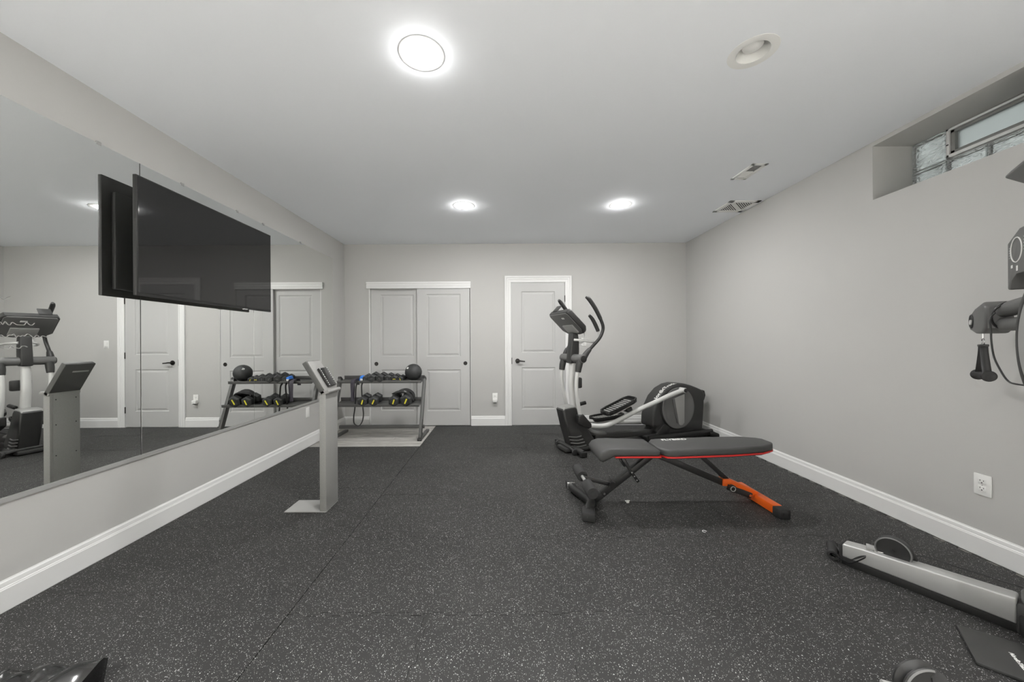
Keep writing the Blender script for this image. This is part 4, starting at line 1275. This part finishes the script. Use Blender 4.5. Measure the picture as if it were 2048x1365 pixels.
# side arms with pulley heads
def side_arm(s):
    ax = 0.255
    B().tube([(ax, s * 0.10, 1.36), (ax, s * 0.26, 1.352), (ax - 0.01, s * 0.42, 1.340), (ax - 0.035, s * 0.60, 1.320)], 0.034, seg=16).build('arm_tube', 'grey', ct)
    B().tube([(ax, s * 0.10, 1.262), (ax, s * 0.26, 1.262), (ax - 0.01, s * 0.42, 1.262), (ax - 0.035, s * 0.60, 1.262)], 0.030, seg=16).build('arm_tube', 'grey', ct)
    ah = 0.212
    B().prism([(s * 0.525, 1.245), (s * 0.515, 1.350), (s * 0.560, 1.372), (s * 0.660, 1.350), (s * 0.725, 1.320), (s * 0.748, 1.278), (s * 0.730, 1.240), (s * 0.660, 1.222), (s * 0.570, 1.222)], ah - 0.040, ah + 0.045, 'X', 0.014, seg=3).build('arm_head', 'grey', ct, ang=50)
    B().lathe([(0.0, 0.001), (0.026, 0.001), (0.032, 0.003), (0.036, 0.0), (0.030, -0.002)], T((ah - 0.0415, s * 0.695, 1.285), ry=-PI / 2) @ Matrix.Diagonal((1.0, 0.75, 1, 1)), seg=28).build('head_opening', 'slot', ct)
    B().cyl((ah - 0.047, s * 0.690, 1.280), (ah - 0.040, s * 0.690, 1.280), 0.013, seg=18).build('head_pulley', 'silver', ct)
    B().torus(0.062, 0.005, T((ax - 0.02, s * 0.500, 1.302), rx=PI / 2 + 0.35 * s, rz=0.10) @ Matrix.Diagonal((0.8, 1.05, 1, 1)), seg=32, rs=8).build('cord_wrap', 'black', ct)
    B().tube([(ax - 0.070, s * 0.455, 1.315), (ax - 0.085, s * 0.450, 1.285), (ax - 0.085, s * 0.440, 1.240), (ax - 0.085, s * 0.435, 1.185), (ax - 0.085, s * 0.410, 1.120), (ax - 0.080, s * 0.375, 1.070), (ax - 0.075, s * 0.310, 1.020), (ax - 0.07, s * 0.240, 1.010), (ax - 0.03, s * 0.15, 1.010)], 0.0035, seg=8).build('hanging_cord', 'black', ct)
    B().tube([(ax - 0.02, s * 0.60, 1.305), (ax, s * 0.40, 1.310), (ax, s * 0.20, 1.312)], 0.003, seg=8).build('inner_cable', 'black', ct)
    B().box((0.245, s * 0.315, 1.130), (0.030, 0.050, 0.070), 0.005).build('side_knob', 'blackp', ct)
    return ah
ah = side_arm(1)
side_arm(-1)

# hanging stirrup handle on the far arm
def trainer_world(x, y, z):
    return Matrix.Translation(ct.location) @ Matrix.Rotation(math.radians(-40.5), 4, 'Z') @ Vector((x, y, z))
def stirrup(name, label, group=None):
    t = thing(name, label, 'exercise handle', group=group)
    B().torus(0.016, 0.0028, T((0, 0, -0.030), rx=PI / 2), seg=24, rs=8).build('steel_ring', 'chrome', t)
    B().cyl((0, 0, -0.014), (0, 0, 0.016), 0.004, seg=8).build('clip', 'chrome', t)
    for s in (-1, 1):
        B().tube([(s * 0.006, 0, -0.045), (s * 0.014, 0, -0.09), (s * 0.030, 0, -0.150), (s * 0.048, 0, -0.200)], [0.014, 0.014, 0.015, 0.015], seg=10, flat=(1.0, 0.30)).build('strap', 'black', t)
    B().box((0, 0, -0.049), (0.034, 0.030, 0.012), 0.003).build('strap_collar', 'black', t)
    B().lathe([(0.0, -0.066), (0.024, -0.066), (0.027, -0.060), (0.022, -0.048), (0.018, -0.035), (0.018, 0.035), (0.022, 0.048), (0.027, 0.060), (0.024, 0.066), (0.0, 0.066)], T((0, 0, -0.200), ry=PI / 2), seg=24).build('grip', 'rubber', t)
    B().lathe([(0.0, 0.001), (0.019, 0.001), (0.021, 0.0)], T((0.0665, 0, -0.200), ry=PI / 2), seg=20).build('grip_hole', 'slot', t)
    return t
h1 = stirrup('cable_stirrup', 'black stirrup handle hanging from the trainer arm')
h1.location = trainer_world(ah, 0.715, 1.212)
h1.rotation_euler = (0, 0, math.radians(-128))
# handle lying at the tip of the far leg
h2 = thing('cable_stirrup', 'black stirrup handle on the floor at the tip of the silver leg', 'exercise handle', (1.815, 1.975, 0))
B().lathe([(0.010, -0.050), (0.014, -0.062), (0.024, -0.062), (0.026, -0.056), (0.023, -0.044), (0.022, -0.03), (0.022, 0.03), (0.023, 0.044), (0.026, 0.056), (0.022, 0.062), (0.0, 0.062)], T((0.005, -0.010, 0.036), ry=1.50, rz=0.85), seg=24).build('grip', 'rubber', h2)
B().tube([(-0.030, -0.045, 0.036), (0.0, -0.075, 0.020), (0.020, -0.105, 0.022), (0.045, -0.150, 0.075), (0.075, -0.165, 0.115)], [0.014, 0.014, 0.013, 0.012, 0.009], seg=10, flat=(1, 0.35)).build('strap', 'black', h2)
B().tube([(0.035, 0.020, 0.050), (0.025, -0.03, 0.030), (0.015, -0.09, 0.040), (0.040, -0.145, 0.090), (0.075, -0.165, 0.117)], [0.014, 0.014, 0.013, 0.012, 0.009], seg=10, flat=(1, 0.35)).build('strap', 'black', h2)
B().tube([(0.070, -0.135, 0.118), (0.082, -0.155, 0.132), (0.100, -0.180, 0.136), (0.112, -0.195, 0.132), (0.098, -0.192, 0.126), (0.082, -0.170, 0.122), (0.070, -0.135, 0.118)], 0.0032, seg=8).build('carabiner', 'chrome', h2)

# ================================================================ SMALL THINGS ON THE FLOOR
bg = thing('black_bag', 'crumpled glossy black bag on the floor below the mirror', 'bag', (-1.72, 1.08, 0))
NX, NY = 46, 30
vs, fs = [], []
for j in range(NY):
    for i in range(NX):
        u, v = i / (NX - 1), j / (NY - 1)
        x = -0.44 + u * 0.72
        yv = -0.20 + v * 0.36 + 0.05 * (u - 0.5)
        e = min(u, 1 - u, v, 1 - v) * 9
        lift = min(1.0, e)
        lift = lift * lift * (3 - 2 * lift)
        n1 = noise.noise(Vector((x * 7, yv * 9, 0.3)))
        n2 = abs(noise.noise(Vector((x * 16 + 3, yv * 11, 1.7))))
        z = 0.004 + lift * (0.060 + 0.030 * n1 + 0.045 * n2)
        # raised pointed corner
        c = max(0.0, 1 - math.hypot((u - 1.0) * 1.5, (v - 0.92) * 1.5) * 2.2)
        z = z * (1 - c) + c * 0.105
        x += 0.05 * c
        vs.append((x, yv, z))
for j in range(NY - 1):
    for i in range(NX - 1):
        a = j * NX + i
        fs.append((a, a + 1, a + NX + 1, a + NX))
n0 = len(vs)
ring = [i for i in range(NX)] + [j * NX + NX - 1 for j in range(1, NY)] + [(NY - 1) * NX + i for i in range(NX - 2, -1, -1)] + [j * NX for j in range(NY - 2, 0, -1)]
for k in ring:
    vs.append((vs[k][0] * 0.97, vs[k][1] * 0.97, 0.0))
for q in range(len(ring)):
    q2 = (q + 1) % len(ring)
    fs.append((ring[q], n0 + q, n0 + q2, ring[q2]))
fs.append(tuple(n0 + q for q in range(len(ring))))
B().quads(vs, fs).build('bag_body', 'bag', bg, ang=60)
B().tube([(0.02, -0.02, 0.098), (0.07, 0.00, 0.104), (0.12, 0.015, 0.100), (0.17, 0.02, 0.102)], 0.004, seg=8).build('bright_strip', 'chrome', bg)  # bright chrome strip along the top of the bag

o = B()
rd = random.Random(5)
for k in range(5):
    o.box((rd.uniform(-.010, .010), rd.uniform(-.008, .008), 0.006 + rd.uniform(0, .008)), (0.018, 0.012, 0.004), 0.001)
o.prism([(-.012, -.006), (-.002, -.012), (.010, -.005), (.012, .004), (.002, .012), (-.008, .008)], 0.0, 0.010, 'Z', 0.002)
tag(o.build('paper_scrap', 'white'), 'small white paper scrap on the floor under the bench', 'scrap').location = (0.925, 2.63, 0.0)
o = B().torus(0.012, 0.0018, T((0, 0, 0.0022)), seg=24, rs=6, arc=0.75).build('white_clip', 'white')
tag(o, 'tiny open white ring on the rubber floor before the bench', 'clip').location = (1.262, 2.225, 0.0)
